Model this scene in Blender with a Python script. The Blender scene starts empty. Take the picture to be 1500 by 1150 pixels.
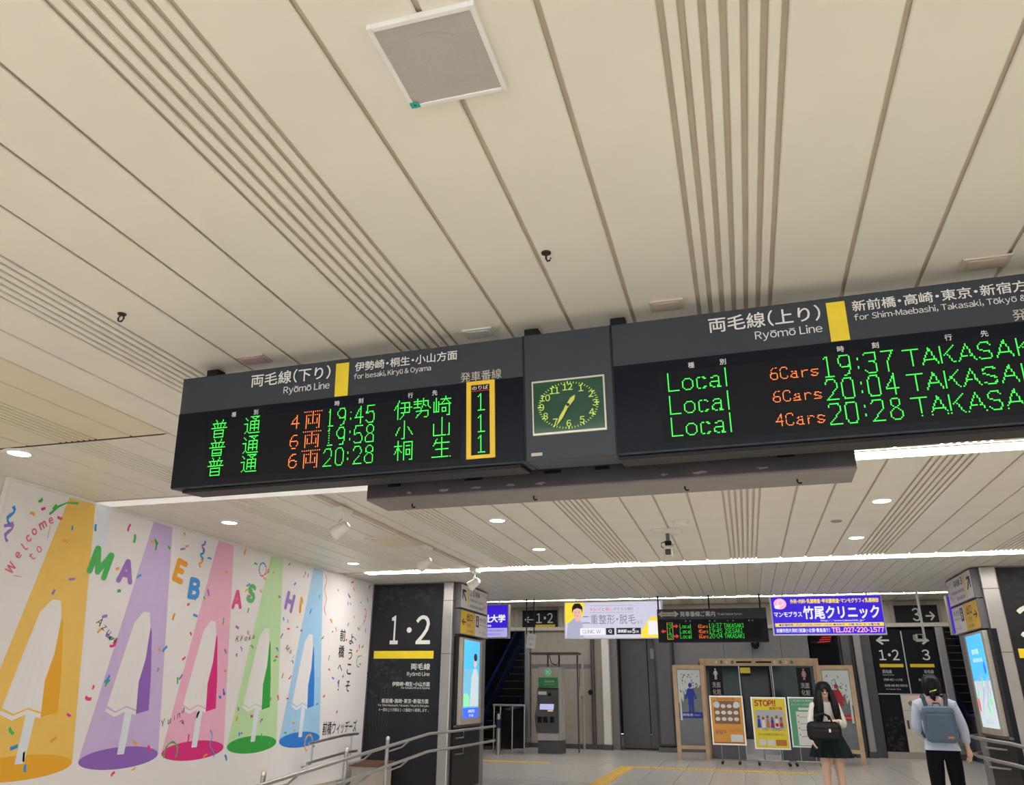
import bpy, bmesh, math, random
from mathutils import Vector, Matrix

# ------------------------------------------------------------------ camera, world, exposure
scene = bpy.context.scene
COL = scene.collection
EYE = 1.45                                   # camera height above the upper concourse floor (z = 0)
CEIL = 3.08
cam_d = bpy.data.cameras.new('camera')
cam = bpy.data.objects.new('camera', cam_d)
COL.objects.link(cam)
cam_d.sensor_fit = 'HORIZONTAL'
cam_d.sensor_width = 36.0
cam_d.lens = 1120.47 * 36.0 / 1500.0
cam_d.shift_y = -12.5 / 1500.0
cam_d.clip_start = 0.05
R_ = Vector((0.96121002, 0.27563872, 0.00992914))
U_ = Vector((0.09398847, -0.36117716, 0.92774847))
D_ = Vector((-0.25930958, 0.8908279, 0.37307397))
cam.matrix_world = Matrix(((R_.x, U_.x, -D_.x, 0), (R_.y, U_.y, -D_.y, 0), (R_.z, U_.z, -D_.z, EYE), (0, 0, 0, 1)))
scene.camera = cam

world = bpy.data.worlds.new('world')
scene.world = world
world.use_nodes = True
world.node_tree.nodes['Background'].inputs[0].default_value = (0.92, 0.95, 1.0, 1)
world.node_tree.nodes['Background'].inputs[1].default_value = 1.0

scene.view_settings.view_transform = 'Standard'
scene.view_settings.look = 'None'
EXPO = 1.47
scene.view_settings.exposure = EXPO
scene.view_settings.gamma = 1.0
scene.view_settings.use_curve_mapping = False
STRIP_POWER = 8.2
DOWN_POWER = 9.0
SPOT_POWER = 7.5

random.seed(7)
PI = math.pi

# ------------------------------------------------------------------ materials
MATS = {}
def mat(name, color, rough=0.5, metal=0.0, emit=0.0, var=0.06, scale=8.0, bump=0.0, sample=True, trans=0.0, alpha=1.0, coat=0.0, emitcol=None, spec=None):
    if name in MATS: return MATS[name]
    m = bpy.data.materials.new(name); m.use_nodes = True
    nt = m.node_tree; b = nt.nodes['Principled BSDF']
    b.inputs['Roughness'].default_value = rough
    b.inputs['Metallic'].default_value = metal
    c = (color[0], color[1], color[2], 1)
    b.inputs['Base Color'].default_value = c
    if var > 0 or bump > 0:
        tc = nt.nodes.new('ShaderNodeTexCoord')
        nz = nt.nodes.new('ShaderNodeTexNoise'); nz.inputs['Scale'].default_value = scale; nz.inputs['Detail'].default_value = 4
        nt.links.new(tc.outputs['Object'], nz.inputs['Vector'])
        if var > 0:
            rp = nt.nodes.new('ShaderNodeValToRGB')
            rp.color_ramp.elements[0].position = 0.3; rp.color_ramp.elements[1].position = 0.7
            rp.color_ramp.elements[0].color = tuple(max(0, v * (1 - var)) for v in color) + (1,)
            rp.color_ramp.elements[1].color = tuple(min(1, v * (1 + var)) for v in color) + (1,)
            nt.links.new(nz.outputs['Fac'], rp.inputs['Fac']); nt.links.new(rp.outputs['Color'], b.inputs['Base Color'])
        if bump > 0:
            bp = nt.nodes.new('ShaderNodeBump'); bp.inputs['Strength'].default_value = bump; bp.inputs['Distance'].default_value = 0.01
            nt.links.new(nz.outputs['Fac'], bp.inputs['Height']); nt.links.new(bp.outputs['Normal'], b.inputs['Normal'])
    if spec is not None: b.inputs['Specular IOR Level'].default_value = spec
    if emit > 0:
        if not name.endswith('_lamp'): emit *= 2 ** -EXPO
        b.inputs['Emission Color'].default_value = (emitcol or color) + (1,) if len(emitcol or color) == 3 else (emitcol or color)
        b.inputs['Emission Strength'].default_value = emit
        if not sample: m.cycles.emission_sampling = 'NONE'
    if trans > 0: b.inputs['Transmission Weight'].default_value = trans
    if coat > 0: b.inputs['Coat Weight'].default_value = coat
    if alpha < 1: b.inputs['Alpha'].default_value = alpha
    MATS[name] = m
    return m

mat('ceil', (0.78, 0.748, 0.662), 0.42, 0, var=0.03, scale=2.2)
mat('ceil_warm', (0.74, 0.655, 0.50), 0.42, 0, var=0.03, scale=2.2)  # yellower than ceil: warmer light on the left bay put into the colour
mat('ceil_back', (0.55, 0.48, 0.385), 0.7)
mat('ceil_soffit', (0.60, 0.585, 0.54), 0.45, 0, var=0.03)  # greyer than ceil: the unlit look of the soffit put into the colour
mat('joint_dark', (0.03, 0.03, 0.03), 0.8)
mat('wall_cream', (0.72, 0.68, 0.60), 0.6)
mat('wall_grey', (0.20, 0.20, 0.215), 0.45)
mat('wall_dark', (0.012, 0.012, 0.015), 0.6, spec=0.2)
mat('beige_panel', (0.42, 0.385, 0.335), 0.5)
mat('rib', (0.55, 0.51, 0.44), 0.55)
mat('floor_tile', (0.62, 0.60, 0.58), 0.25, var=0.12, scale=14)
mat('floor_grout', (0.30, 0.29, 0.28), 0.7)
mat('floor_lower', (0.70, 0.67, 0.62), 0.4, var=0.08)
mat('tactile', (0.78, 0.50, 0.08), 0.5)
mat('brown', (0.16, 0.075, 0.055), 0.5)
mat('steel', (0.40, 0.39, 0.385), 0.34, 0.9, var=0.05, scale=5)
mat('steel_dark', (0.12, 0.12, 0.13), 0.42, 0.6, var=0.08, scale=4)
mat('alu', (0.72, 0.71, 0.69), 0.35, 0.8)
mat('white_paint', (0.78, 0.77, 0.74), 0.45)
mat('white_plastic', (0.74, 0.735, 0.70), 0.4)
mat('grille', (0.44, 0.41, 0.39), 0.6, var=0.05, scale=200)
mat('teal', (0.02, 0.36, 0.33), 0.5)
mat('black', (0.006, 0.006, 0.008), 0.45, spec=0.25)
mat('black_gloss', (0.008, 0.009, 0.012), 0.12)
mat('display', (0.004, 0.006, 0.012), 0.25, var=0.1, scale=60, spec=0.12)
mat('display_inner', (0.0055, 0.0055, 0.009), 0.4, var=0.1, scale=60, spec=0.12)
mat('sign_grey', (0.034, 0.042, 0.054), 0.45, var=0.05, spec=0.3)
mat('housing_grey', (0.075, 0.068, 0.076), 0.3, 0.25, var=0.14, scale=5, bump=0.15)
mat('housing_under', (0.20, 0.18, 0.17), 0.4, 0.2, var=0.1)
mat('yellow', (0.80, 0.60, 0.02), 0.45)
mat('yellow_frame', (0.80, 0.52, 0.02), 0.4)
mat('letter_white', (0.72, 0.72, 0.70), 0.5, var=0)
mat('letter_cream', (0.50, 0.48, 0.40), 0.5, var=0)
mat('led_green', (0.02, 0.85, 0.10), 0.5, emit=1.25, var=0, sample=False, emitcol=(0.05, 0.80, 0.045))
mat('led_orange', (1.0, 0.22, 0.04), 0.5, emit=1.2, var=0, sample=False, emitcol=(1.0, 0.19, 0.035))
mat('led_red', (0.5, 0.02, 0.02), 0.5, emit=0.9, var=0, sample=False)
mat('clock_face', (0.006, 0.060, 0.030), 0.10)
mat('clock_mark', (0.55, 0.78, 0.12), 0.5, var=0)
mat('clock_hand', (0.62, 0.66, 0.12), 0.4, var=0)
mat('red_line', (0.5, 0.02, 0.05), 0.5)
mat('strip_lamp', (1, 1, 1), 0.5, emit=STRIP_POWER, var=0, emitcol=(1.0, 0.955, 0.885))
mat('strip_cover', (1, 1, 1), 0.5, emit=0.30, var=0, emitcol=(1.0, 0.97, 0.92))
mat('far_strip_lamp', (1, 1, 1), 0.5, emit=5.0, var=0, emitcol=(1.0, 0.95, 0.88))
mat('down_lamp', (1, 1, 1), 0.5, emit=DOWN_POWER, var=0, emitcol=(1.0, 0.95, 0.88))
mat('spot_lamp', (1, 1, 1), 0.5, emit=6, var=0, emitcol=(1.0, 0.9, 0.75), sample=False)
mat('panel_dark', (0.014, 0.0145, 0.019), 0.42, var=0.2, scale=3, spec=0.25)
mat('panel_dark2', (0.007, 0.009, 0.014), 0.4, var=0.2, scale=3, spec=0.2)
mat('tree_grey', (0.032, 0.032, 0.036), 0.5, spec=0.2)
mat('mural_white', (0.82, 0.80, 0.82), 0.4, var=0.01)
mat('m_yellow', (0.86, 0.56, 0.12), 0.4, var=0.03)
mat('m_yellow2', (0.84, 0.42, 0.02), 0.4, var=0)
mat('m_purple', (0.60, 0.47, 0.78), 0.4, var=0.03)
mat('m_purple2', (0.28, 0.13, 0.52), 0.4, var=0)
mat('m_pink', (0.85, 0.45, 0.62), 0.4, var=0.03)
mat('m_pink2', (0.72, 0.02, 0.22), 0.4, var=0)
mat('m_green', (0.52, 0.76, 0.42), 0.4, var=0.03)
mat('m_green2', (0.03, 0.38, 0.06), 0.4, var=0)
mat('m_blue', (0.36, 0.62, 0.88), 0.4, var=0.03)
mat('m_blue2', (0.03, 0.22, 0.72), 0.4, var=0)
mat('m_pale', (0.74, 0.80, 0.88), 0.4, var=0)
mat('c_green', (0.06, 0.48, 0.10), 0.4, var=0)
mat('c_purple', (0.34, 0.17, 0.60), 0.4, var=0)
mat('c_orange', (0.88, 0.36, 0.02), 0.4, var=0)
mat('c_blue', (0.03, 0.30, 0.76), 0.4, var=0)
mat('c_pink', (0.82, 0.04, 0.26), 0.4, var=0)
mat('c_rose', (0.80, 0.14, 0.30), 0.4, var=0)
mat('ink', (0.015, 0.015, 0.02), 0.5, var=0)
mat('ink_grey', (0.22, 0.22, 0.24), 0.5, var=0)
mat('lb_white', (0.35, 0.35, 0.42), 0.4, emit=0.66, var=0, emitcol=(0.80, 0.79, 1.0))
mat('lb_blue', (0.02, 0.01, 0.6), 0.4, emit=0.8, var=0, emitcol=(0.045, 0.012, 0.62))
mat('lb_pale', (0.3, 0.3, 0.5), 0.4, emit=0.6, var=0, emitcol=(0.58, 0.56, 1.0))
mat('lb_yellow', (0.9, 0.7, 0.02), 0.4, emit=0.8, var=0, emitcol=(0.95, 0.70, 0.05))
mat('lb_letter', (0.5, 0.5, 0.5), 0.4, emit=0.8, var=0, emitcol=(0.93, 0.92, 1.0))
mat('lb_pink', (0.9, 0.4, 0.5), 0.4, emit=0.85, var=0, emitcol=(1.0, 0.42, 0.62))
mat('lb_red', (0.8, 0.1, 0.1), 0.4, emit=0.7, var=0, emitcol=(0.8, 0.10, 0.12))
mat('lb_ink', (0.02, 0.02, 0.03), 0.4, emit=0.02, var=0)
mat('lb_grey', (0.08, 0.08, 0.10), 0.4, emit=0.9, var=0, emitcol=(0.22, 0.22, 0.27))
mat('lb_skin', (0.8, 0.5, 0.42), 0.4, emit=0.7, var=0, emitcol=(0.85, 0.50, 0.43))
mat('lb_coat', (0.3, 0.32, 0.42), 0.4, emit=0.5, var=0, emitcol=(0.66, 0.68, 0.95))
mat('scr_sky', (0.1, 0.5, 0.9), 0.2, emit=0.85, var=0, emitcol=(0.06, 0.48, 0.92))
mat('scr_sky2', (0.1, 0.3, 0.4), 0.2, emit=0.7, var=0, emitcol=(0.24, 0.66, 0.95))
mat('scr_deep', (0.05, 0.15, 0.9), 0.2, emit=0.85, var=0, emitcol=(0.05, 0.14, 0.90))
mat('scr_white', (0.3, 0.35, 0.4), 0.2, emit=0.65, var=0, emitcol=(0.80, 0.93, 1.0))
mat('scr_green', (0.3, 0.8, 0.4), 0.2, emit=0.7, var=0, emitcol=(0.28, 0.78, 0.42))
mat('exit_yellow', (0.74, 0.47, 0.03), 0.5)
mat('sign_white', (0.70, 0.69, 0.70), 0.5, var=0.02)
mat('pale_red', (0.75, 0.35, 0.42), 0.5, var=0)
mat('wood', (0.66, 0.47, 0.30), 0.5, var=0.15, scale=3)
mat('glass_grey', (0.15, 0.17, 0.18), 0.15, var=0.1, spec=0.3)
mat('glass_green', (0.010, 0.030, 0.026), 0.08, var=0.15, spec=0.2)
mat('glass_dark', (0.010, 0.012, 0.015), 0.08, var=0.3, scale=4, spec=0.2)
mat('leaf_print', (0.72, 0.80, 0.80), 0.5, var=0)
mat('p_blue', (0.008, 0.04, 0.42), 0.5, var=0)
mat('p_red', (0.50, 0.012, 0.02), 0.5, var=0)
mat('poster_orange', (0.80, 0.36, 0.05), 0.4, var=0)
mat('poster_yellow', (0.85, 0.72, 0.03), 0.4, var=0)
mat('poster_green', (0.10, 0.40, 0.22), 0.4, var=0)
mat('poster_white', (0.78, 0.78, 0.76), 0.4, var=0)
mat('poster_brown', (0.25, 0.12, 0.06), 0.4, var=0)
mat('poster_grey', (0.50, 0.50, 0.58), 0.4, var=0)
mat('kiosk_grey', (0.48, 0.46, 0.43), 0.4)
mat('kiosk_green', (0.03, 0.30, 0.09), 0.4)
mat('kiosk_lit', (0.02, 0.6, 0.2), 0.4, emit=0.5, var=0, emitcol=(0.02, 0.45, 0.16))
mat('screen_lit', (0.5, 0.55, 0.8), 0.3, emit=0.7, var=0, emitcol=(0.42, 0.45, 0.80))
mat('screen_warm', (0.8, 0.5, 0.3), 0.3, emit=0.5, var=0)
mat('esc_navy', (0.010, 0.018, 0.045), 0.25)
mat('esc_blue', (0.008, 0.022, 0.09), 0.3)
mat('esc_black', (0.006, 0.006, 0.008), 0.35)
mat('esc_step', (0.005, 0.005, 0.006), 0.6, 0.0, spec=0.15)
mat('red_lamp', (1, 0.02, 0.02), 0.3, emit=1.5, var=0, sample=False)
mat('skin', (0.60, 0.38, 0.29), 0.5, var=0.04)
mat('hair', (0.004, 0.0035, 0.005), 0.45, var=0.2, scale=30, spec=0.2)
mat('shirt_white', (0.66, 0.64, 0.60), 0.8)
mat('shirt_blue', (0.40, 0.46, 0.58), 0.8)
mat('skirt', (0.010, 0.018, 0.020), 0.8, spec=0.15)
mat('trousers', (0.005, 0.005, 0.007), 0.8, spec=0.1)
mat('backpack', (0.075, 0.115, 0.175), 0.7)
mat('navy_strap', (0.02, 0.028, 0.05), 0.7)
mat('tag_orange', (0.6, 0.2, 0.05), 0.6)
mat('bag_black', (0.006, 0.006, 0.008), 0.55, spec=0.25)
mat('tape', (0.22, 0.21, 0.21), 0.4)
mat('hook', (0.05, 0.04, 0.035), 0.5, 0.4)
mat('pinkish', (0.50, 0.36, 0.36), 0.4)
mat('glass_case', (0.62, 0.62, 0.52), 0.12, 0.1)

# ------------------------------------------------------------------ mesh helpers
def tag(o, label=None, cat=None, group=None, kind=None):
    if label: o['label'] = label
    if cat: o['category'] = cat
    if group: o['group'] = group
    if kind: o['kind'] = kind
    return o
def empty(name, loc=(0, 0, 0), rz=0.0, label=None, cat=None, group=None, kind=None, rot=None):
    o = bpy.data.objects.new(name, None); COL.objects.link(o)
    o.location = loc; o.rotation_euler = rot if rot else (0, 0, rz)
    o.empty_display_size = 0.1
    return tag(o, label, cat, group, kind)
def link_mesh(name, me, m, parent=None):
    o = bpy.data.objects.new(name, me); COL.objects.link(o)
    if m is not None and not me.materials: me.materials.append(MATS[m] if isinstance(m, str) else m)
    if parent is not None: o.parent = parent
    return o
class MB:
    def __init__(s): s.v = []; s.f = []
    def add(s, vs, fs):
        n = len(s.v); s.v += [tuple(p) for p in vs]; s.f += [tuple(i + n for i in f) for f in fs]; return s
    def box(s, x0, x1, y0, y1, z0, z1):
        return s.add([(x0, y0, z0), (x1, y0, z0), (x1, y1, z0), (x0, y1, z0), (x0, y0, z1), (x1, y0, z1), (x1, y1, z1), (x0, y1, z1)],
                     [(3, 2, 1, 0), (4, 5, 6, 7), (0, 1, 5, 4), (1, 2, 6, 5), (2, 3, 7, 6), (3, 0, 4, 7)])
    def poly(s, pts, y=0.0):                                   # flat polygon in the local x-z plane
        return s.add([(p[0], y, p[1]) for p in pts], [tuple(range(len(pts)))])
    def prism(s, pts, y0, y1):                                 # x-z outline with thickness along y
        n = len(pts)
        return s.add([(p[0], y0, p[1]) for p in pts] + [(p[0], y1, p[1]) for p in pts],
                     [tuple(range(n)), tuple(range(2 * n - 1, n - 1, -1))] + [(i, i + n, (i + 1) % n + n, (i + 1) % n) for i in range(n)])
    def rect(s, u0, v0, u1, v1, y=0.0): return s.poly([(u0, v0), (u1, v0), (u1, v1), (u0, v1)], y)
    def ell(s, cx, cz, rx, rz, y=0.0, n=24):
        return s.poly([(cx + rx * math.cos(2 * PI * i / n), cz + rz * math.sin(2 * PI * i / n)) for i in range(n)], y)
    def tube(s, path, r, n=8, cap=True):
        P = [Vector(p) for p in path]; rings = []
        for i, p in enumerate(P):
            t = ((P[min(i + 1, len(P) - 1)] - P[max(i - 1, 0)])).normalized()
            a = Vector((0, 0, 1)) if abs(t.z) < 0.9 else Vector((1, 0, 0))
            u = t.cross(a).normalized(); w = t.cross(u)
            rr = r[i] if isinstance(r, (list, tuple)) else r
            rings.append([p + (u * math.cos(2 * PI * k / n) + w * math.sin(2 * PI * k / n)) * rr for k in range(n)])
        vs = [q for g in rings for q in g]
        fs = [(i * n + k, i * n + (k + 1) % n, (i + 1) * n + (k + 1) % n, (i + 1) * n + k) for i in range(len(P) - 1) for k in range(n)]
        if cap: fs += [tuple(range(n - 1, -1, -1)), tuple(range((len(P) - 1) * n, len(P) * n))]
        return s.add(vs, fs)
    def lathe(s, prof, c=(0, 0, 0), n=24, axis='z', cap=True):
        vs = []
        for (r, h) in prof:
            for k in range(n):
                a = 2 * PI * k / n
                x, y = r * math.cos(a), r * math.sin(a)
                p = (x, y, h) if axis == 'z' else (x, h, y)
                vs.append((p[0] + c[0], p[1] + c[1], p[2] + c[2]))
        fs = [(i * n + k, i * n + (k + 1) % n, (i + 1) * n + (k + 1) % n, (i + 1) * n + k) for i in range(len(prof) - 1) for k in range(n)]
        if cap: fs += [tuple(range(n)), tuple(range((len(prof) - 1) * n, len(prof) * n))]
        return s.add(vs, fs)
    def mesh(s, name, smooth=False, bevel=0.0, seg=2):
        me = bpy.data.meshes.new(name); me.from_pydata(s.v, [], s.f)
        bm = bmesh.new(); bm.from_mesh(me)
        bmesh.ops.recalc_face_normals(bm, faces=bm.faces) if any(len(set(q[1] for q in s.v)) > 1 for _ in (0,)) else None
        if bevel > 0:
            es = [e for e in bm.edges if len(e.link_faces) == 2 and e.calc_face_angle(0) > 0.5]
            bmesh.ops.bevel(bm, geom=es, offset=bevel, segments=seg, profile=0.5, affect='EDGES', clamp_overlap=True)
        bm.to_mesh(me); bm.free()
        if smooth:
            me.polygons.foreach_set('use_smooth', [True] * len(me.polygons))
            try: me.set_sharp_from_angle(angle=0.7)
            except Exception: pass
        return me
    def build(s, name, m, parent=None, smooth=False, bevel=0.0, seg=2):
        return link_mesh(name, s.mesh(name, smooth, bevel, seg), m, parent)
def bx(name, m, parent, x0, x1, y0, y1, z0, z1, bevel=0.0): return MB().box(x0, x1, y0, y1, z0, z1).build(name, m, parent, bevel=bevel)

# ------------------------------------------------------------------ lettering
_tc = bpy.data.curves.new('lettering_source', 'FONT'); _to = bpy.data.objects.new('lettering_source', _tc); COL.objects.link(_to)
_tc.resolution_u = 3
_cache = {}
def raw(body):
    """outline of a string from the font, as flat vertices and faces in em units"""
    if body not in _cache:
        _tc.body = body
        bpy.context.view_layer.update()
        dg = bpy.context.evaluated_depsgraph_get()
        me = bpy.data.meshes.new_from_object(_to.evaluated_get(dg))
        _cache[body] = ([(v.co.x, v.co.y) for v in me.vertices], [tuple(p.vertices) for p in me.polygons])
        bpy.data.meshes.remove(me)
    return _cache[body]
for _c in '※←→↖↗●、。いうおかがくこごさしすせそちとなのはばへまみよらりろをんィイウキクグスズタチットニフプペマモャラリレン・ー一上下両中乳二京付伊休側催先入内出分列別利券刻前勢化北医午南受口合土場売外大女学安定客室宿小尾山島崎市席形待後徒心性惑所技持指数整敷新方日時普曜木来東査桃案桐検様橋機歩毛気洗瀬為片状生用甲男町番病療癌発相看知祉祝福科種竹粧線脱腺行術西診試談護貝越車迷通部重開間院面駅高！（）１２：～': raw(_c)
for _c in range(33, 127): raw(chr(_c + 0xFEE0))
def one(ch):
    """(vertices, faces, advance): plain letters use the wide sans-serif forms, set with their own widths"""
    if ch == ' ': return [], [], 0.26
    if ch == 'I': return [(0.0, 0.0), (0.09, 0.0), (0.09, 0.733), (0.0, 0.733)], [(0, 1, 2, 3)], 0.16
    if ch == '-': return [(0, 0.24), (0.26, 0.24), (0.26, 0.31), (0, 0.31)], [(0, 1, 2, 3)], 0.33
    if ch in 'ōū':
        v, f, w = one('o' if ch == 'ō' else 'u'); n = len(v)
        x1 = w - 0.07
        return v + [(0.05, 0.60), (x1 - 0.05, 0.60), (x1 - 0.05, 0.66), (0.05, 0.66)], f + [(n, n + 1, n + 2, n + 3)], w
    wide = 33 <= ord(ch) < 127
    v, f = raw(chr(ord(ch) + 0xFEE0) if wide else ch)
    if not v: return [], [], 0.3
    x0 = min(p[0] for p in v); x1 = max(p[0] for p in v)
    if wide:
        return [(p[0] - x0, p[1]) for p in v], f, x1 - x0 + (0.07 if ch != '!' else 0.17)
    if ch == '（': return [(p[0] - x0 + 0.12, p[1]) for p in v], f, x1 - x0 + 0.16
    if ch == '）': return [(p[0] - x0 + 0.04, p[1]) for p in v], f, x1 - x0 + 0.16
    if ch in '・': return [(p[0] - x0 + 0.13, p[1]) for p in v], f, x1 - x0 + 0.26
    return [(p[0] - x0 + (1.0 - x1 + x0) / 2, p[1]) for p in v], f, 1.0
def glyphs(body, bold=0.0, shear=0.0):
    k = (body, bold, shear, 0)
    if k not in _cache:
        vs, fs = [], []
        for li, line in enumerate(body.split('\n')):
            cur = 0.0
            for ch in line:
                v, f, adv = one(ch); n = len(vs)
                vs += [(p[0] + cur + shear * p[1], p[1] - 1.15 * li, 0) for p in v]; fs += [tuple(i + n for i in q) for q in f]; cur += adv
        if bold > 0:
            V, F = list(vs), list(fs)
            for j, (dx, dy) in enumerate(((bold, 0), (-bold, 0), (0, bold), (0, -bold), (0.7 * bold, 0.7 * bold), (-0.7 * bold, 0.7 * bold), (0.7 * bold, -0.7 * bold), (-0.7 * bold, -0.7 * bold))):
                n = len(vs); vs += [(p[0] + dx, p[1] + dy, j + 1) for p in V]; fs += [tuple(i + n for i in q) for q in F]
        x0 = min(v[0] for v in vs); x1 = max(v[0] for v in vs); y0 = min(v[1] for v in vs); y1 = max(v[1] for v in vs)
        _cache[k] = ([(v[0] - x0, v[1] - y0, v[2]) for v in vs], fs, x1 - x0, y1 - y0)
    return _cache[k]
def lettering(parent, body, u0, v0, u1, v1, m, y=-0.002, bold=0.0, name='lettering', shear=0.0):
    """flat lettering stretched to the rectangle u0..u1, v0..v1 of the parent's local x-z plane"""
    vs, fs, w, h = glyphs(body, bold, shear)
    sx = (u1 - u0) / w; sy = (v1 - v0) / max(h, 1e-6)
    b = MB().add([(u0 + x * sx, y - 0.00006 * lay_, v0 + q * sy) for x, q, lay_ in vs], fs)
    me = bpy.data.meshes.new(name); me.from_pydata(b.v, [], b.f)
    return link_mesh(name, me, m, parent)
def letter_at(parent, body, cu, cv, h, m, ang=0.0, y=-0.002, bold=0.0, wide=1.0, name='letter', shear=0.0):
    vs, fs, w, hh = glyphs(body, bold, shear)
    s = h / hh; c, q = math.cos(ang), math.sin(ang); out = []
    for x, z, lay_ in vs:
        X = (x - w / 2) * s * wide; Z = (z - hh / 2) * s
        out.append((cu + X * c - Z * q, y - 0.00006 * lay_, cv + X * q + Z * c))
    me = bpy.data.meshes.new(name); me.from_pydata(out, [], fs)
    return link_mesh(name, me, m, parent)

# dot-matrix strokes on a 16-row grid, y down
def _p(s): return [[tuple(float(v) for v in p.split(',')) for p in seg.split()] for seg in s.split(';')]
DOT = {k: _p(v) for k, v in {
 '普': '4,0 5,2;11,0 10,2;1,3 14,3;6,3 6,7;9,3 9,7;2,4 3,6;13,4 12,6;0,7 15,7;3,9 12,9 12,15 3,15 3,9;3,12 12,12',
 '通': '1,1 3,3;0,6 3,6 3,12 1,14;3,12 5,14 15,14;6,0 14,0 11,2;8,1 11,3;6,4 14,4 14,12;6,4 6,12;6,7 14,7;6,10 14,10;10,4 10,12',
 '両': '0,1 15,1;7,1 7,11;1,4 14,4 14,15 12,15;1,4 1,15;4,7 4,11 11,11 11,7',
 '伊': '4,0 0,7;3,4 3,15;6,2 13,2 13,10;5,6 15,6;6,10 13,10;9,2 9,10 5,15',
 '勢': '3,0 3,7;0,2 7,2;0,4 7,4;0,7 6,7;9,0 9,4 7,8;7,2 13,2 13,6 15,8;9,4 11,6;2,10 13,10 12,15 10,15;7,8 6,12 2,15',
 '崎': '1,4 1,12 5,12;5,4 5,12;3,1 3,12;7,2 15,2;11,0 11,2 8,5;11,2 14,5;6,6 15,6;14,6 14,15 12,15;8,9 11,9 11,12 8,12 8,9',
 '小': '8,0 8,15 6,14;4,5 1,11;11,5 15,11', '山': '8,0 8,14;1,5 1,14 14,14;14,5 14,14',
 '桐': '3,0 3,15;0,4 6,4;3,5 0,10;3,5 6,9;8,1 15,1 15,15 13,15;8,1 8,15;10,4 13,4;10,7 13,7 13,11 10,11 10,7',
 '生': '4,1 1,6;8,0 8,15;3,4 14,4;3,9 13,9;0,15 15,15',
 '0': '3,0 7,0 9,3 9,12 7,15 3,15 1,12 1,3 3,0', '1': '3,2 5,0 5,15;3,15 8,15', '2': '1,3 3,0 7,0 9,3 9,6 1,15 9,15',
 '3': '1,2 3,0 7,0 9,2 9,5 7,7 4,7;7,7 9,10 9,13 7,15 3,15 1,13', '4': '7,15 7,0 1,10 9,10', '5': '9,0 2,0 1,7 4,6 7,6 9,9 9,12 7,15 3,15 1,13',
 '6': '8,0 5,0 2,3 1,8 1,12 3,15 7,15 9,12 9,9 7,7 3,7 1,9', '7': '1,0 9,0 5,8 4,15', '8': '4,0 6,0 8,2 8,5 6,7 4,7 2,5 2,2 4,0;4,7 1,10 1,13 3,15 7,15 9,13 9,10 6,7',
 '9': '9,6 7,9 3,9 1,6 1,3 3,0 7,0 9,3 9,9 7,14 4,15', ':': '5,4 5,5;5,10 5,11', 'L': '1,0 1,15 9,15', 'o': '3,6 7,6 9,8 9,13 7,15 3,15 1,13 1,8 3,6',
 'c': '9,7 7,6 3,6 1,8 1,13 3,15 7,15 9,14', 'a': '2,7 4,6 7,6 8,8 8,15 9,15;8,10 3,10 1,12 1,14 3,15 6,15 8,13', 'l': '5,0 5,15', 'C': '9,3 7,0 3,0 1,3 1,12 3,15 7,15 9,12',
 'r': '2,6 2,15;2,9 5,6 8,6 9,7', 's': '9,7 7,6 3,6 1,8 3,10 7,11 9,13 7,15 3,15 1,14', 'T': '0,0 10,0;5,0 5,15', 'A': '0,15 5,0 10,15;2,10 8,10', 'K': '1,0 1,15;9,0 1,9;4,6 9,15',
 'S': '9,2 7,0 3,0 1,2 1,5 3,7 7,8 9,10 9,13 7,15 3,15 1,13', 'I': '5,0 5,15;3,0 7,0;3,15 7,15', 'E': '9,0 1,0 1,15 9,15;1,7 8,7'}.items()}
PITCH = 0.0060
CELL = {':': 4.0, 'l': 3.0, 'I': 6.0}
SHIFT = {':': 3.0, 'l': 3.5, 'I': 2.0}
def led(parent, body, u0, v0, u1, v1, m, pitch=PITCH, y=-0.004, fill=0.80):
    """lit dot characters: strokes snapped to the dot grid, one small square per dot, one part per character"""
    wide = ord(body[0]) > 255; gap = 1.8 if not wide else 1.6
    cells = [15.0 if wide else CELL.get(ch, 10.0) for ch in body]
    total = sum(cells) + gap * (len(body) - 1); x0 = 0.0
    for ch, cw in zip(body, cells):
        on = set(); sh = SHIFT.get(ch, 0.0)
        for seg in DOT.get(ch, []):
            for a, b in zip(seg[:-1], seg[1:]):
                ka = ((u0 + (x0 + a[0] - sh) / total * (u1 - u0)) / pitch, (v1 - a[1] / 15 * (v1 - v0)) / pitch)
                kb = ((u0 + (x0 + b[0] - sh) / total * (u1 - u0)) / pitch, (v1 - b[1] / 15 * (v1 - v0)) / pitch)
                n = max(1, int(round(max(abs(kb[0] - ka[0]), abs(kb[1] - ka[1])))))
                for t in range(n + 1): on.add((round(ka[0] + (kb[0] - ka[0]) * t / n), round(ka[1] + (kb[1] - ka[1]) * t / n)))
        x0 += cw + gap
        bb = MB(); h = pitch * fill / 2
        for (i, j) in sorted(on): bb.rect(i * pitch - h, j * pitch - h, i * pitch + h, j * pitch + h, y)
        me = bpy.data.meshes.new('led_character'); me.from_pydata(bb.v, [], bb.f)
        link_mesh('led_character', me, m, parent)

# ================================================================== SETTING
GW, PW = 0.31072, 0.30079
A0 = 0.25693
PERIOD = GW + 4 * PW
LEFT, RIGHT = -5.83, 4.30
Y_END, Y1, Y2, Y3 = -6.0, 5.87, 10.68, 14.40

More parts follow.
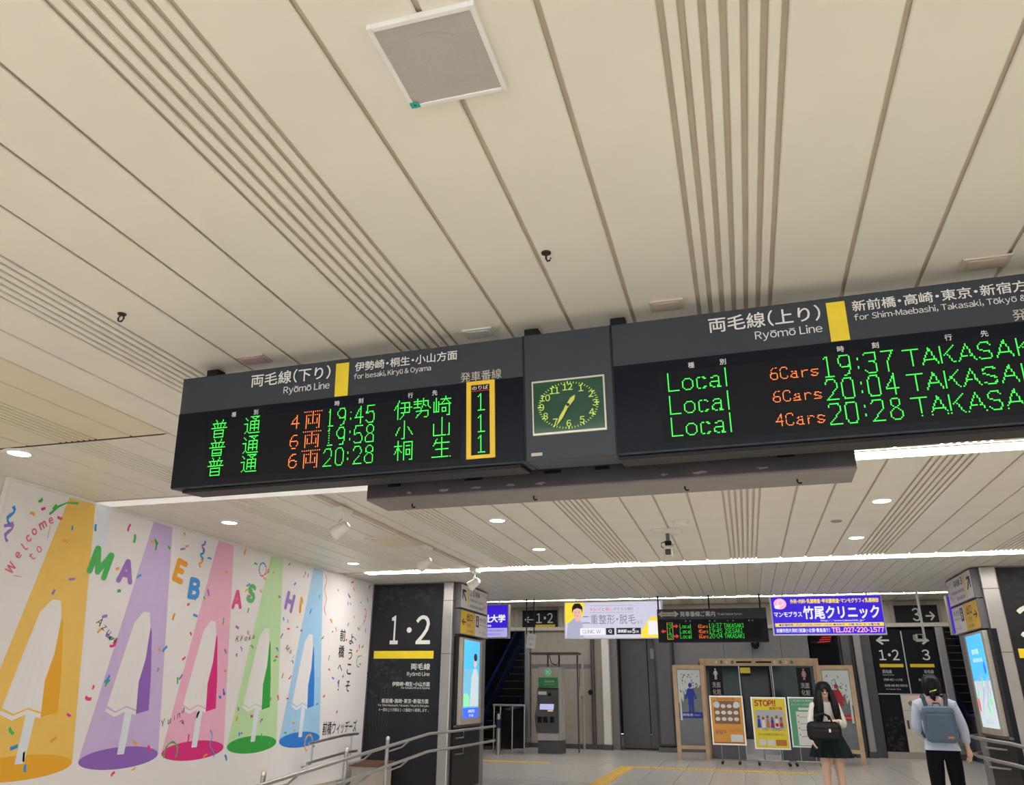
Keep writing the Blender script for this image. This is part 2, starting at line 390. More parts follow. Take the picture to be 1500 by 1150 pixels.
ceiling = empty('ceiling', (0, 0, CEIL), kind='structure')
def panel_mesh(w, l, name, m, t=0.014, bev=0.004):
    me = MB().box(-w / 2, w / 2, 0, l, 0, t).mesh(name, bevel=bev, seg=1); me.materials.append(MATS[m]); return me
def lay(y0, y1, x_lo, x_hi, m):
    gap = 0.017
    wide = panel_mesh(PW - gap, y1 - y0, 'panel', m); thin = panel_mesh(GW / 6 - 0.020, y1 - y0, 'slat', m, bev=0.003)
    for k in range(-5, 5):
        g1 = A0 + k * PERIOD; g0 = g1 - GW
        for i in range(6):
            x = g0 + (i + 0.5) * GW / 6
            if x_lo < x < x_hi:
                o = bpy.data.objects.new('slat', thin); COL.objects.link(o); o.parent = ceiling; o.location = (x, y0, 0)
        for i in range(4):
            x = g1 + (i + 0.5) * PW
            if x_lo < x < x_hi:
                o = bpy.data.objects.new('panel', wide); COL.objects.link(o); o.parent = ceiling; o.location = (x, y0, 0)
lay(Y_END, Y1 - 0.115, -3.73, RIGHT, 'ceil')
lay(Y_END, 4.17, LEFT, -3.74, 'ceil_warm')
lay(4.20, Y1 - 0.115, LEFT, -3.74, 'ceil')
lay(Y1 + 0.115, Y2 - 0.115, LEFT, RIGHT, 'ceil')
bx('backing', 'ceil_back', ceiling, LEFT - 0.1, RIGHT + 0.1, Y_END, Y3, 0.014, 0.08)
bx('expansion_joint', 'joint_dark', ceiling, -3.745, -3.722, Y_END, 4.19, 0.002, 0.013)
bx('expansion_joint', 'joint_dark', ceiling, LEFT, -3.745, 4.172, 4.198, 0.002, 0.013)
sof = panel_mesh(0.187 - 0.006, Y3 - Y2 - 0.12, 'soffit_panel', 'ceil_soffit', bev=0.002)
x = LEFT
while x < RIGHT + 0.1:
    o = bpy.data.objects.new('soffit_panel', sof); COL.objects.link(o); o.parent = ceiling; o.location = (x + 0.0935, Y2 + 0.115, 0)
    x += 0.187
fascia = bx('fascia', 'ceil_soffit', ceiling, LEFT - 3.2, RIGHT + 3.2, Y3, Y3 + 0.05, 0.0, 0.85)

UP_CEIL = 3.80
cfar = empty('ceiling_concourse', (0, 0, UP_CEIL), kind='structure')
farp = panel_mesh(PW - 0.017, 23.0 - Y3 - 0.05, 'panel', 'ceil'); fart = panel_mesh(GW / 6 - 0.02, 23.0 - Y3 - 0.05, 'slat', 'ceil', bev=0.003)
for k in range(-6, 6):
    g1 = A0 + k * PERIOD; g0 = g1 - GW
    for i in range(6):
        xx = g0 + (i + 0.5) * GW / 6
        if -8.9 < xx < 7.4:
            o = bpy.data.objects.new('slat', fart); COL.objects.link(o); o.parent = cfar; o.location = (xx, Y3 + 0.05, 0)
    for i in range(4):
        xx = g1 + (i + 0.5) * PW
        if -8.9 < xx < 7.4:
            o = bpy.data.objects.new('panel', farp); COL.objects.link(o); o.parent = cfar; o.location = (xx, Y3 + 0.05, 0)
bx('backing', 'ceil_back', cfar, -9.0, 7.5, Y3, 23.2, 0.014, 0.1)

# floors: upper concourse with tiles, lower hall with two steps and a ramp
floor = empty('floor', (0, 0, 0), kind='structure')
bx('slab', 'floor_grout', floor, -9.0, 7.5, 7.1, 32.0, -0.30, -0.012)
tile = MB().box(-0.297, 0.297, -0.297, 0.297, -0.012, 0.0).mesh('tile', bevel=0.003, seg=1); tile.materials.append(MATS['floor_tile'])
for r in range(14):
    for c in range(16):
        o = bpy.data.objects.new('tile', tile); COL.objects.link(o); o.parent = floor; o.location = (-5.3 + c * 0.6, 12.2 + r * 0.6, 0)
bx('plain_paving', 'floor_tile', floor, -4.4, RIGHT, 7.1, 11.895, -0.012, 0.0)
bx('far_paving', 'floor_tile', floor, -9, 7.5, 20.305, 23.0, -0.012, 0.0)
bx('side_paving', 'floor_tile', floor, -9, -5.605, 11.9, 20.3, -0.012, 0.0)
bx('side_paving', 'floor_tile', floor, 4.005, 7.5, 11.9, 20.3, -0.012, 0.0)
bx('landing', 'floor_tile', floor, LEFT, -4.41, 10.65, 11.85, -0.3, 0.0)
tb = MB().box(-0.148, 0.148, -0.148, 0.148, 0.0, 0.005)
for i in range(4):
    for j in range(4): tb.lathe([(0.018, 0.005), (0.012, 0.010)], (-0.105 + i * 0.07, -0.105 + j * 0.07, 0), n=6)
tmesh = tb.mesh('tactile_tile'); tmesh.materials.append(MATS['tactile'])
for c in range(24):
    for yy in ((13.1, 13.4) if c < 30 else ()):
        o = bpy.data.objects.new('tactile_tile', tmesh); COL.objects.link(o); o.parent = floor; o.location = (-4.1 + c * 0.3, yy, 0)
for c in range(15):
    o = bpy.data.objects.new('tactile_tile', tmesh); COL.objects.link(o); o.parent = floor; o.location = (-2.6 - c * 0.21 * 0 + 0.0, 13.7 + c * 0.3, 0)
for c in range(12):
    o = bpy.data.objects.new('tactile_tile', tmesh); COL.objects.link(o); o.parent = floor; o.location = (-2.6 + 0.3 * (c + 1), 17.9, 0)
for c in range(8):
    o = bpy.data.objects.new('tactile_tile', tmesh); COL.objects.link(o); o.parent = floor; o.location = (-6.6 + 0.3 * c, 18.2, 0)
lower = empty('floor_lower', (0, 0, 0), kind='structure')
bx('slab', 'floor_lower', lower, LEFT - 2, RIGHT + 2, -8, 7.1, -0.37, -0.27)
bx('step', 'floor_tile', lower, -4.4, RIGHT, 6.8, 7.1, -0.27, -0.135)
MB().add([(LEFT, 6.6, -0.27), (-4.41, 6.6, -0.27), (-4.41, 10.65, 0), (LEFT, 10.65, 0), (LEFT, 6.6, -0.3), (-4.41, 6.6, -0.3), (-4.41, 10.65, -0.3), (LEFT, 10.65, -0.3)],
         [(0, 1, 2, 3), (7, 6, 5, 4), (0, 4, 5, 1), (1, 5, 6, 2), (2, 6, 7, 3), (3, 7, 4, 0)]).build('ramp', 'floor_tile', lower)

# walls of the hall and of the concourse beyond
w = bx('wall_left', 'wall_cream', None, LEFT - 0.15, LEFT, Y_END, 11.85, -0.3, CEIL + 0.02); tag(w, kind='structure')
w = bx('wall_right', 'wall_cream', None, RIGHT, RIGHT + 0.15, Y_END, 11.85, -0.3, CEIL + 0.02); tag(w, kind='structure')
w = bx('wall_pier_left', 'wall_grey', None, LEFT - 0.15, -4.38, 11.87, Y3 - 0.85, -0.01, CEIL + 0.018); tag(w, kind='structure')
w = bx('wall_pier_right', 'wall_grey', None, 3.14, RIGHT + 0.15, 11.87, Y3 - 0.85, -0.01, CEIL + 0.018); tag(w, kind='structure')
w = bx('wall_concourse_left', 'wall_dark', None, -9.1, -9.0, Y3, 32, 0, 7); tag(w, kind='structure')
w = bx('wall_concourse_right', 'wall_dark', None, 7.4, 7.5, Y3, 32, 0, 7); tag(w, kind='structure')
w = bx('wall_shaft_end', 'wall_dark', None, -9.1, 7.5, 32, 32.1, 0, 7); tag(w, kind='structure')
w = bx('ceiling_shaft', 'wall_dark', None, -9.1, 7.5, 23.2, 32.1, 7, 7.1); tag(w, kind='structure')
w = bx('wall_pier_return_left', 'wall_dark', None, -9.0, LEFT - 0.15, Y3 - 0.9, Y3 - 0.85, 0, CEIL); tag(w, kind='structure')
w = bx('wall_pier_return_right', 'wall_dark', None, RIGHT + 0.15, 7.4, Y3 - 0.9, Y3 - 0.85, 0, CEIL); tag(w, kind='structure')

# back wall block at y = 23 : ribbed frieze, beam, panels, alcove, glazing
back = empty('wall_back', (0, 23.0, 0), kind='structure')
bx('frieze_core', 'rib', back, -9.0, 7.4, 0.03, 0.2, 3.2, UP_CEIL)
for i in range(109):
    xx = -8.95 + i * 0.15
    bx('rib_panel', 'rib', back, xx + 0.006, xx + 0.144, 0.0, 0.03, 3.22, UP_CEIL - 0.02, bevel=0.003)
bx('beam', 'wall_cream', back, -9.0, 7.4, -0.12, 0.2, 3.12, 3.22, bevel=0.01)
bx('wall_panel', 'beige_panel', back, -6.02, -4.20, 0.0, 0.2, 0.12, 3.12)
bx('plinth', 'steel_dark', back, -6.02, -3.9, -0.02, 0.0, 0.0, 0.12)
bx('dark_band', 'wall_grey', back, -6.0, -4.22, -0.012, 0.0, 2.08, 2.20)
bx('wall_panel', 'beige_panel', back, -4.20, -3.9, 0.0, 0.2, 0.12, 3.12)
bx('wall_panel', 'wall_grey', back, -3.9, -3.5, 0.0, 0.2, 0.0, 3.12)
bx('wall_panel', 'wall_grey', back, -1.9, -1.25, 0.0, 0.2, 0.0, 3.12)
bx('upper_panel', 'wall_grey', back, -1.25, 1.70, 0.0, 0.2, 2.25, 3.12)
for k in range(3): bx('panel_joint', 'joint_dark', back, -0.55 + k * 0.75, -0.54 + k * 0.75, -0.004, 0.0, 2.27, 3.1)
bx('wall_panel', 'steel_dark', back, 2.42, 3.2, 0.0, 0.2, 0.0, 3.12)
bx('alcove_back', 'wall_dark', back, 1.70, 2.42, 0.9, 1.0, 0.0, 3.12)
bx('alcove_side', 'wall_grey', back, 1.66, 1.70, 0.0, 0.9, 0.0, 3.12)
bx('panel_core', 'wall_dark', back, 3.2, 4.74, 0.02, 0.2, 0.0, 3.12)
# recessed steel doors of the lift alcove
d1 = empty('door_1', (0, 23.55, 0), kind='structure')
bx('door_leaf', 'steel_dark', d1, -3.48, -2.72, 0.0, 0.06, 0.02, 3.1, bevel=0.006)
bx('door_leaf', 'steel_dark', d1, -2.70, -1.9, 0.0, 0.06, 0.02, 3.1, bevel=0.006)
bx('indicator', 'beige_panel', d1, -2.62, -2.50, -0.04, 0.0, 2.35, 2.65, bevel=0.01)
bx('alcove_soffit', 'wall_grey', d1, -3.5, -1.9, -0.4, 0.0, 3.1, 3.14)
# glazed shop front
w1 = empty('window_1', (0, 22.95, 0), kind='structure')
for a, b_, mm in ((-1.2, -0.2, 'glass_green'), (-0.18, 0.60, 'glass_dark'), (0.62, 1.66, 'glass_green')):
    bx('pane', mm, w1, a, b_, 0.0, 0.03, 0.35, 2.24)
for xx in (-1.22, -0.20, 0.60, 1.66): bx('mullion', 'steel', w1, xx, xx + 0.025, -0.03, 0.04, 0.0, 2.25)
bx('sill', 'steel', w1, -1.22, 1.69, -0.04, 0.06, 0.0, 0.35)

# ================================================================== LIGHT FITTINGS
SW = 0.20                                     # width of the flush diffuser
def light_strip(y, x0, x1, z, label, dim_to=None, lamp='strip_lamp'):
    t = empty('light_strip', (0, y, z), label=label, cat='strip light', group='strip lights across the ceiling')
    for s in (-1, 1):
        a, b = sorted((s * SW / 2, s * (SW / 2 + 0.012))); bx('edge_profile', 'alu', t, x0, x1, a, b, -0.010, -0.0005)
    n = max(1, int(round((x1 - x0) / 1.25))); L = (x1 - x0) / n
    for i in range(n):
        a = x0 + i * L; mm = lamp
        if dim_to is not None and a + L / 2 < dim_to: mm = 'strip_cover'
        bx('diffuser', mm, t, a + 0.004, a + L - 0.004, -SW / 2, SW / 2, -0.006, -0.0005)
    return t
light_strip(-0.6, LEFT + 0.05, RIGHT - 0.05, CEIL, 'glowing strip light across the ceiling in front of the departure board')
light_strip(-4.6, LEFT + 0.05, RIGHT - 0.05, CEIL, 'glowing strip light across the entrance end of the ceiling')
light_strip(Y1, LEFT + 0.05, RIGHT - 0.05, CEIL, 'glowing strip light crossing the ceiling just beyond the departure board', dim_to=-2.0)
light_strip(Y2, -5.36, RIGHT - 0.05, CEIL, 'long thin strip light at the edge of the grey soffit')
light_strip(17.0, -7.5, 6.3, UP_CEIL, 'added unseen strip light brightening the middle of the upper concourse', lamp='far_strip_lamp')  # added lamp, hidden above the soffit edge, to brighten the concourse
t = light_strip(21.3, -7.5, 6.3, UP_CEIL, 'far strip light above the hanging advertising boxes', lamp='far_strip_lamp')

def downlight(x, y, lab):
    t = empty('downlight', (x, y, CEIL), label=lab, cat='downlight', group='round ceiling downlights')
    MB().lathe([(0.074, -0.004), (0.078, -0.010), (0.105, -0.008), (0.112, -0.003), (0.112, 0.0)], n=28, cap=False).build('trim_ring', 'white_paint', t, smooth=True)
    MB().lathe([(0.076, -0.004), (0.06, -0.005), (0.001, -0.006)], n=24, cap=False).build('lamp', 'down_lamp', t, smooth=True)
    return t
for x, y, l in ((-5.10, 4.29, 'round downlight at the dark ceiling joint before the mural begins'), (-5.10, 6.90, 'round downlight above the purple beam of the mural'), (-5.10, 9.74, 'round downlight above the blue beam of the mural'),
                (-2.31, 7.45, 'round downlight between the grey box and the ceiling hatch, beside a slat group'), (-2.31, 9.20, 'round downlight next to the long strip light, between the hatch and the ceiling camera'),
                (1.315, 7.43, 'round downlight beside the grey ceiling disc, farther from the soffit strip light'), (1.315, 9.25, 'round downlight beyond the grey ceiling disc, close to the soffit strip light')):
    downlight(x, y, l)

# track with three white spotlights washing the mural
track = empty('lighting_track', (-3.56, 0, CEIL), label='thin ceiling track carrying the white spotlights', cat='lighting track')
bx('rail', 'ceil_back', track, -0.03, 0.03, 6.0, 10.6, -0.022, -0.001, bevel=0.004)
def track_spot(y, lab):
    t = empty('track_spotlight', (-3.56, y, CEIL - 0.022), label=lab, cat='spotlight', group='white track spotlights')
    bx('adapter', 'white_plastic', t, -0.05, 0.05, -0.11, 0.11, -0.05, -0.0, bevel=0.006)
    MB().tube([(0, 0, -0.05), (0, 0, -0.11)], 0.012).build('stem', 'white_plastic', t, smooth=True)
    MB().tube([(0, -0.055, -0.19), (0, -0.05, -0.13), (0, 0, -0.10), (0, 0.05, -0.13), (0, 0.055, -0.19)], 0.008, 6).build('yoke', 'white_plastic', t, smooth=True)
    hd = empty('head', (0, 0, -0.20)); hd.parent = t
    hd.rotation_euler = (0, math.radians(58), 0)
    b = MB().lathe([(0.02, 0.085), (0.045, 0.07), (0.052, 0.03), (0.066, -0.06), (0.070, -0.085), (0.062, -0.085), (0.055, -0.05)], n=20, cap=False)
    me = b.mesh('lamp_head', smooth=True); me.materials.append(MATS['white_plastic'])
    hm = bpy.data.objects.new('lamp_head', me); COL.objects.link(hm); hm.parent = t; hm.location = (0, 0, -0.20); hm.rotation_euler = (0, math.radians(58), 0)
    bpy.data.objects.remove(hd)
    lens = MB().lathe([(0.056, -0.06), (0.001, -0.058)], n=16, cap=False).mesh('lens'); lens.materials.append(MATS['spot_lamp'])
    lo = bpy.data.objects.new('lens', lens); COL.objects.link(lo); lo.parent = hm
    ld = bpy.data.lights.new('spot_beam', 'SPOT'); ld.energy = SPOT_POWER; ld.spot_size = math.radians(85); ld.spot_blend = 0.8; ld.color = (1.0, 0.92, 0.86); ld.shadow_soft_size = 0.05
    l = bpy.data.objects.new('spot_beam', ld); COL.objects.link(l); l.parent = hm; l.location = (0, 0, -0.11)
    return t
track_spot(6.50, 'white track spotlight hanging just behind the grey box below the departure board')
track_spot(8.60, 'white track spotlight beside the open ceiling hatch panel')
track_spot(10.45, 'white track spotlight in front of the steel pillar and direction sign')

# ================================================================== BIG DEPARTURE BOARD
rz = -math.radians(1.45); tilt = math.radians(4.8)
board = empty('departure_board', (-2.7614, 3.215, 0.9468 + EYE), rot=(tilt, 0, rz), label='long hanging departure board with green and orange dot letters and a clock', cat='departure board')
BW, BH, HD = 4.225, 0.597, 0.398
C0, C1 = 1.908, 2.316
def slab(x0, x1, z0, z1, y0, y1, name, m, bevel=0.004): return bx(name, m, board, x0, x1, y0, y1, z0, z1, bevel)
slab(0, C0 - 0.003, 0, BH, 0.004, 0.20, 'casing', 'sign_grey')
slab(C1 + 0.003, BW, 0, BH, 0.004, 0.20, 'casing', 'sign_grey')
clockmod = slab(C0 + 0.001, C1 - 0.001, 0.0, BH, 0.0, 0.20, 'clock_module', 'sign_grey')
slab(0.004, C0 - 0.006, 0.006, HD, -0.002, 0.004, 'display_window', 'display', 0)
slab(C1 + 0.006, BW - 0.004, 0.006, HD, -0.002, 0.004, 'display_window', 'display', 0)
slab(0.20, 1.60, 0.035, 0.345, -0.0030, -0.002, 'dot_matrix', 'display_inner', 0)
slab(C1 + 0.20, C1 + 1.60, 0.035, 0.345, -0.0030, -0.002, 'dot_matrix', 'display_inner', 0)
slab(0.05, C0 - 0.03, -0.018, -0.001, 0.03, 0.19, 'bottom_lip', 'black', 0.003)
slab(C1, BW - 0.05, -0.018, -0.001, 0.03, 0.19, 'bottom_lip', 'black', 0.003)
slab(C0 - 0.005, C0 + 0.002, 0, BH, -0.001, 0.1, 'seam', 'black', 0)
slab(C1 - 0.002, C1 + 0.005, 0, BH, -0.001, 0.1, 'seam', 'black', 0)
for u in (0.10, C0 + 0.01, C1 + 0.02, BW - 0.1):
    slab(u - 0.035, u + 0.035, BH - 0.005, BH + 0.072, 0.10, 0.17, 'hanger', 'black')
T = lambda body, u0, v0, u1, v1, m='letter_white', bold=0.012, y=-0.001: lettering(board, body, u0, v0, u1, v1, m, y, bold)
T('両毛線（下り）', 0.434, 0.500, 0.898, 0.572); T('Ryōmō Line', 0.633, 0.438, 0.897, 0.486, bold=0.004)
slab(0.928, 1.000, HD + 0.003, 0.573, -0.0015, 0.004, 'yellow_bar', 'yellow', 0)
T('伊勢崎・桐生・小山方面', 1.034, 0.520, 1.579, 0.568); T('for Isesaki, Kiryū & Oyama', 1.031, 0.473, 1.444, 0.509, bold=0.004)
T('発車番線', 1.597, 0.402, 1.799, 0.450, 'letter_cream', bold=0.004)
T('両毛線（上り）', 2.746, 0.500, 3.200, 0.572); T('Ryōmō Line', 2.932, 0.438, 3.199, 0.486, bold=0.004)
slab(3.226, 3.298, HD + 0.003, 0.573, -0.0015, 0.004, 'yellow_bar', 'yellow', 0)
T('新前橋・高崎・東京・新宿方面', 3.324, 0.520, 4.012, 0.568); T('for Shim-Maebashi, Takasaki, Tōkyō & Shinjuku', 3.325, 0.473, 4.09, 0.509, bold=0.004)
T('発車番線', 3.884, 0.402, 4.10, 0.450, 'letter_cream', bold=0.004)
for ch, u in (('種', 0.336), ('別', 0.468), ('時', 0.934), ('刻', 1.064), ('行', 1.328), ('先', 1.454)):
    T(ch, u, 0.352, u + 0.026, 0.378, bold=0.01, y=-0.0035)
    T(ch, u + 2.309, 0.352, u + 2.309 + 0.026, 0.378, bold=0.01, y=-0.0035)
G, O = 'led_green', 'led_orange'
ROWS = (0.253, 0.153, 0.055)
for r, (cars, tm, ds) in enumerate((('4', '19:45', None), ('6', '19:58', '小山'), ('6', '20:28', '桐生'))):
    v = ROWS[r]; H = 0.088
    led(board, '普', 0.222, v, 0.314, v + H, G); led(board, '通', 0.420, v, 0.511, v + H, G)
    led(board, cars, 0.690, v + 0.006, 0.744, v + 0.072, O); led(board, '両', 0.771, v, 0.861, v + H, O)
    led(board, tm, 0.888 - 0.004 * (r == 2), v, 1.160, v + H - 0.004, G)
    if ds is None: led(board, '伊勢崎', 1.262, v, 1.545, v + H, G)
    else: led(board, ds[0], 1.266, v, 1.355, v + H, G); led(board, ds[1], 1.459, v, 1.545, v + H, G)
    led(board, '1', 1.680 - 0.014, v + 0.006, 1.712 + 0.014, v + H - 0.006, G)
yf = MB()
for a in ((1.630, 0.030, 1.652, 0.397), (1.744, 0.030, 1.768, 0.397), (1.652, 0.030, 1.744, 0.046), (1.652, 0.379, 1.744, 0.397)): yf.box(a[0], a[2], -0.012, 0.0, a[1], a[3])
yf.build('platform_frame', 'yellow_frame', board)
T('のりば', 1.655, 0.357, 1.735, 0.376, y=-0.0035); slab(1.655, 1.742, 0.350, 0.353, -0.0036, -0.003, 'red_underline', 'red_line', 0)
for r, (n, tm) in enumerate((('6', '19:37'), ('6', '20:04'), ('4', '20:28'))):
    v = ROWS[r]
    led(board, 'Local', 2.552, v + 0.006, 2.801, v + 0.082, G)
    led(board, n + 'Cars', 2.973, v + 0.012, 3.162, v + 0.058, O, pitch=0.0044)
    led(board, tm, 3.172, v, 3.450, v + 0.086, G)
    led(board, 'TAKASAKI', 3.480, v + 0.008, 3.966, v + 0.076, G)
    led(board, '3' if r != 9 else '1', 3.985, v, 4.035, v + 0.082, G)
yf = MB()
for a in ((3.945, 0.030, 3.967, 0.397), (4.059, 0.030, 4.083, 0.397), (3.967, 0.030, 4.059, 0.046), (3.967, 0.379, 4.059, 0.397)): yf.box(a[0], a[2], -0.012, 0.0, a[1], a[3])
yf.build('platform_frame', 'yellow_frame', board)
# clock set into the grey middle module
ck = empty('clock', (2.112, -0.001, 0.240)); ck.parent = board
cb = MB().prism([(-0.168, -0.127), (0.168, -0.127), (0.168, 0.127), (-0.168, 0.127)], -0.006, 0.003).build('clock_rim', 'glass_case', board, bevel=0.003); cb.location = (2.112, 0, 0.240)
cf = MB().prism([(-0.160, -0.117), (0.160, -0.117), (0.160, 0.117), (-0.160, 0.117)], -0.008, -0.004).build('clock_face', 'clock_face', cb)
for h in range(1, 13):
    a = PI / 2 - h * PI / 6
    letter_at(cb, str(h), 0.112 * math.cos(a) * 1.08, 0.084 * math.sin(a), 0.031, 'clock_mark', y=-0.0092, bold=0.012, name='numeral')
tk = MB()
for i in range(60):
    a = i * PI / 30; c, s = math.cos(a), math.sin(a); r0, r1, wd = (0.098, 0.106, 0.0016) if i % 5 else (0.096, 0.108, 0.003)
    k = 1.30; q = 1.02
    tk.poly([(r0 * c * k - wd * s, r0 * s * q + wd * c), (r1 * c * k - wd * s, r1 * s * q + wd * c), (r1 * c * k + wd * s, r1 * s * q - wd * c), (r0 * c * k + wd * s, r0 * s * q - wd * c)], -0.0091)
tk.build('minute_marks', 'clock_mark', cb)['kind'] = 'stuff'
def hand(ang, l, wd, name, y):
    c, s = math.cos(ang), math.sin(ang)
    P = [(-0.02, -wd * 0.7), (l * 0.6, -wd), (l, 0), (l * 0.6, wd), (-0.02, wd * 0.7)]
    MB().prism([(a * c - b * s, a * s + b * c) for a, b in P], y - 0.002, y).build(name, 'clock_hand', cb)
hand(math.radians(52), 0.055, 0.010, 'hour_hand', -0.0105)
hand(math.radians(239), 0.108, 0.008, 'minute_hand', -0.013)
MB().lathe([(0.007, -0.0165), (0.007, -0.009)], n=12, axis='y').build('hub', 'black', cb)
bpy.data.objects.remove(ck)
slab(1.935, 1.985, 0.022, 0.036, -0.0025, 0.0, 'maker_plate', 'letter_cream', 0)

# grey metal box hanging behind the board's lower edge
box = empty('sign_backbox', (-1.80, 3.52, 0.905 + EYE), rz=rz, label='scuffed dark grey metal box hanging under and behind the departure board', cat='metal box')
bx('casing', 'housing_grey', box, 0, 2.34, 0, 0.26, 0.008, 0.19, 0.004)
bx('underside', 'housing_under', box, 0.0, 2.34, 0.004, 0.256, 0.0, 0.008)
for u in (0.18, 2.16): bx('hanger', 'black', box, u - 0.03, u + 0.03, 0.1, 0.16, 0.19, CEIL - 0.905 - EYE)
for u, ww, vv in ((0.12, 0.07, 0.062), (0.54, 0.095, 0.066), (0.95, 0.085, 0.072), (1.20, 0.07, 0.074), (1.36, 0.05, 0.08), (2.02, 0.075, 0.07)):
    bx('slot', 'black', box, u, u + ww, -0.003, 0.002, vv, vv + 0.016)
rs = random.Random(3)
for u in (0.24, 0.43, 0.60, 0.78, 0.93, 1.52, 1.68, 1.95):
    k_ = rs.uniform(0.6, 2.4)
    pts = [(u + rs.uniform(0.006, 0.017) * math.cos(k * PI / 5) * k_, 0.026 + rs.uniform(0.002, 0.011) * math.sin(k * PI / 5) + rs.uniform(0, 0.003)) for k in range(10)]
    MB().poly(pts, -0.0008).build('scuff', 'tape', box)
for u in (0.20, 0.86, 1.60, 2.10):
    MB().tube([(u, 0.13, 0.0), (u, 0.13, -0.012), (u + 0.006, 0.13, -0.02), (u + 0.018, 0.13, -0.018)], 0.004, 6).build('hook', 'black', box, smooth=True)

# ================================================================== THINGS ON THE NEAR CEILING
sp = empty('ceiling_speaker', (-0.656, 1.507, CEIL), rz=0.0, label='square grey grille speaker panel with white frame on the ceiling', cat='speaker')
fr = MB()
for a in ((-0.150, -0.135, -0.155, 0.155), (0.135, 0.150, -0.155, 0.155), (-0.135, 0.135, -0.155, -0.14), (-0.135, 0.135, 0.14, 0.155)): fr.box(a[0], a[1], a[2], a[3], -0.016, 0.004)
fr.build('frame', 'white_paint', sp, bevel=0.002)
bx('grille', 'grille', sp, -0.135, 0.135, -0.14, 0.14, -0.012, 0.0)
MB().lathe([(0.10, -0.0135), (0.098, -0.0125)], n=32).build('cone', 'grille', sp, smooth=True)
st = bx('sticker', 'teal', sp, -0.146, -0.118, 0.128, 0.150, -0.0172, -0.016)
tt = MB().lathe([(0.003, -0.0005), (0.003, 0)], n=8).build('sticker_mark', 'black', st); tt.location = (-0.132, 0.139, -0.0174)
def eyebolt(x, y, label, ring):
    t = empty('ceiling_hook', (x, y, CEIL), label=label, cat='hook')
    MB().lathe([(0.02, 0.001), (0.02, -0.004), (0.006, -0.006)], n=14).build('base', 'hook', t)
    if ring: MB().tube([(0.016 * math.sin(a), 0, -0.024 + 0.016 * math.cos(a)) for a in [2 * PI * k / 16 for k in range(17)]], 0.0045, 7, cap=False).build('ring', 'hook', t, smooth=True)
    else: MB().tube([(0, 0, 0), (0, 0, -0.028), (0.006, 0, -0.04), (0.016, 0, -0.038), (0.019, 0, -0.028)], 0.0045, 7).build('shank', 'hook', t, smooth=True)
eyebolt(-2.665, 2.58, 'dark ring bolt screwed into the ceiling panel', True)
eyebolt(-0.613, 2.573, 'dark open hook screwed into a ceiling joint', False)
def plate(x, y, w_, d_, m, label, kindname='cover_plate'):
    t = empty(kindname, (x, y, CEIL), label=label, cat='cover plate')
    MB().box(-w_ / 2, w_ / 2, -d_ / 2, d_ / 2, -0.010, 0.0).build('body', m, t, bevel=0.004)
    MB().box(-w_ / 2 + 0.02, w_ / 2 - 0.02, -d_ / 2 + 0.015, d_ / 2 - 0.015, -0.013, -0.010).build('lid', m, t, bevel=0.002)
plate(-2.36, 3.20, 0.16, 0.10, 'pinkish', 'pinkish cover plate on the ceiling above the board for Isesaki')
plate(-1.10, 3.20, 0.15, 0.10, 'ceil_soffit', 'grey cover plate on the ceiling next to the clock end of the board')
plate(-0.19, 3.14, 0.15, 0.10, 'ceil_back', 'tan cover plate on the ceiling beside the middle groove group')
plate(1.08, 3.10, 0.18, 0.10, 'ceil_back', 'tan cover plate on the ceiling above the yellow bar for Takasaki')

# camera, detector and cap on the farther ceiling
cc = empty('ceiling_camera', (-0.68, 8.40, CEIL), label='ceiling surveillance camera in a clear housing under a square plate', cat='camera')
bx('plate', 'white_paint', cc, -0.15, 0.15, -0.14, 0.14, -0.03, 0.0, 0.004)
MB().tube([(0, 0, -0.03), (0, 0.02, -0.12)], 0.02, 10).build('stem', 'steel_dark', cc, smooth=True)
bx('joint', 'black', cc, -0.035, 0.035, -0.02, 0.06, -0.15, -0.11, 0.008)
hs = bx('housing', 'glass_case', cc, -0.045, 0.045, -0.12, 0.20, -0.27, -0.15, 0.02); hs.rotation_euler = (0.25, 0, 0)
lf = bx('lens', 'black_gloss', cc, -0.03, 0.03, -0.135, -0.115, -0.245, -0.185, 0.01); lf.rotation_euler = (0.25, 0, 0)
MB().tube([(-0.03, 0.0, -0.12), (-0.07, 0.0, -0.13), (-0.075, 0, -0.17), (-0.04, 0, -0.19)], 0.005, 6).build('cable', 'black', cc, smooth=True)
sd = empty('smoke_detector', (-0.50, 7.92, CEIL), label='white round smoke detector next to the ceiling camera plate', cat='smoke detector')
MB().lathe([(0.075, 0), (0.075, -0.03), (0.068, -0.045), (0.03, -0.05), (0.001, -0.05)], n=24, cap=False).build('body', 'white_plastic', sd, smooth=True)
MB().lathe([(0.085, 0), (0.085, -0.008), (0.076, -0.008)], n=24, cap=False).build('base', 'white_paint', sd)
cp = empty('blank_ceiling_disc', (1.013, 8.27, CEIL), label='small flat blank grey disc on the ceiling', cat='ceiling disc')
MB().lathe([(0.055, 0), (0.055, -0.006), (0.045, -0.012), (0.001, -0.012)], n=24, cap=False).build('disc', 'steel', cp, smooth=True)
ht = empty('ceiling_hatch', (-3.87, 8.35, CEIL), label='square access hatch in the ceiling beside the lighting track', cat='hatch')
bx('door', 'ceil_warm', ht, -0.20, 0.20, -0.29, 0.29, -0.012, 0.0, 0.003)
fr = MB()
for a in ((-0.225, -0.205, -0.315, 0.315), (0.205, 0.225, -0.315, 0.315), (-0.205, 0.205, -0.315, -0.295), (-0.205, 0.205, 0.295, 0.315)): fr.box(a[0], a[1], a[2], a[3], -0.010, 0.0)
fr.build('frame', 'ceil', ht)
bx('latch', 'black', ht, -0.16, -0.145, -0.26, -0.245, -0.0135, -0.012)

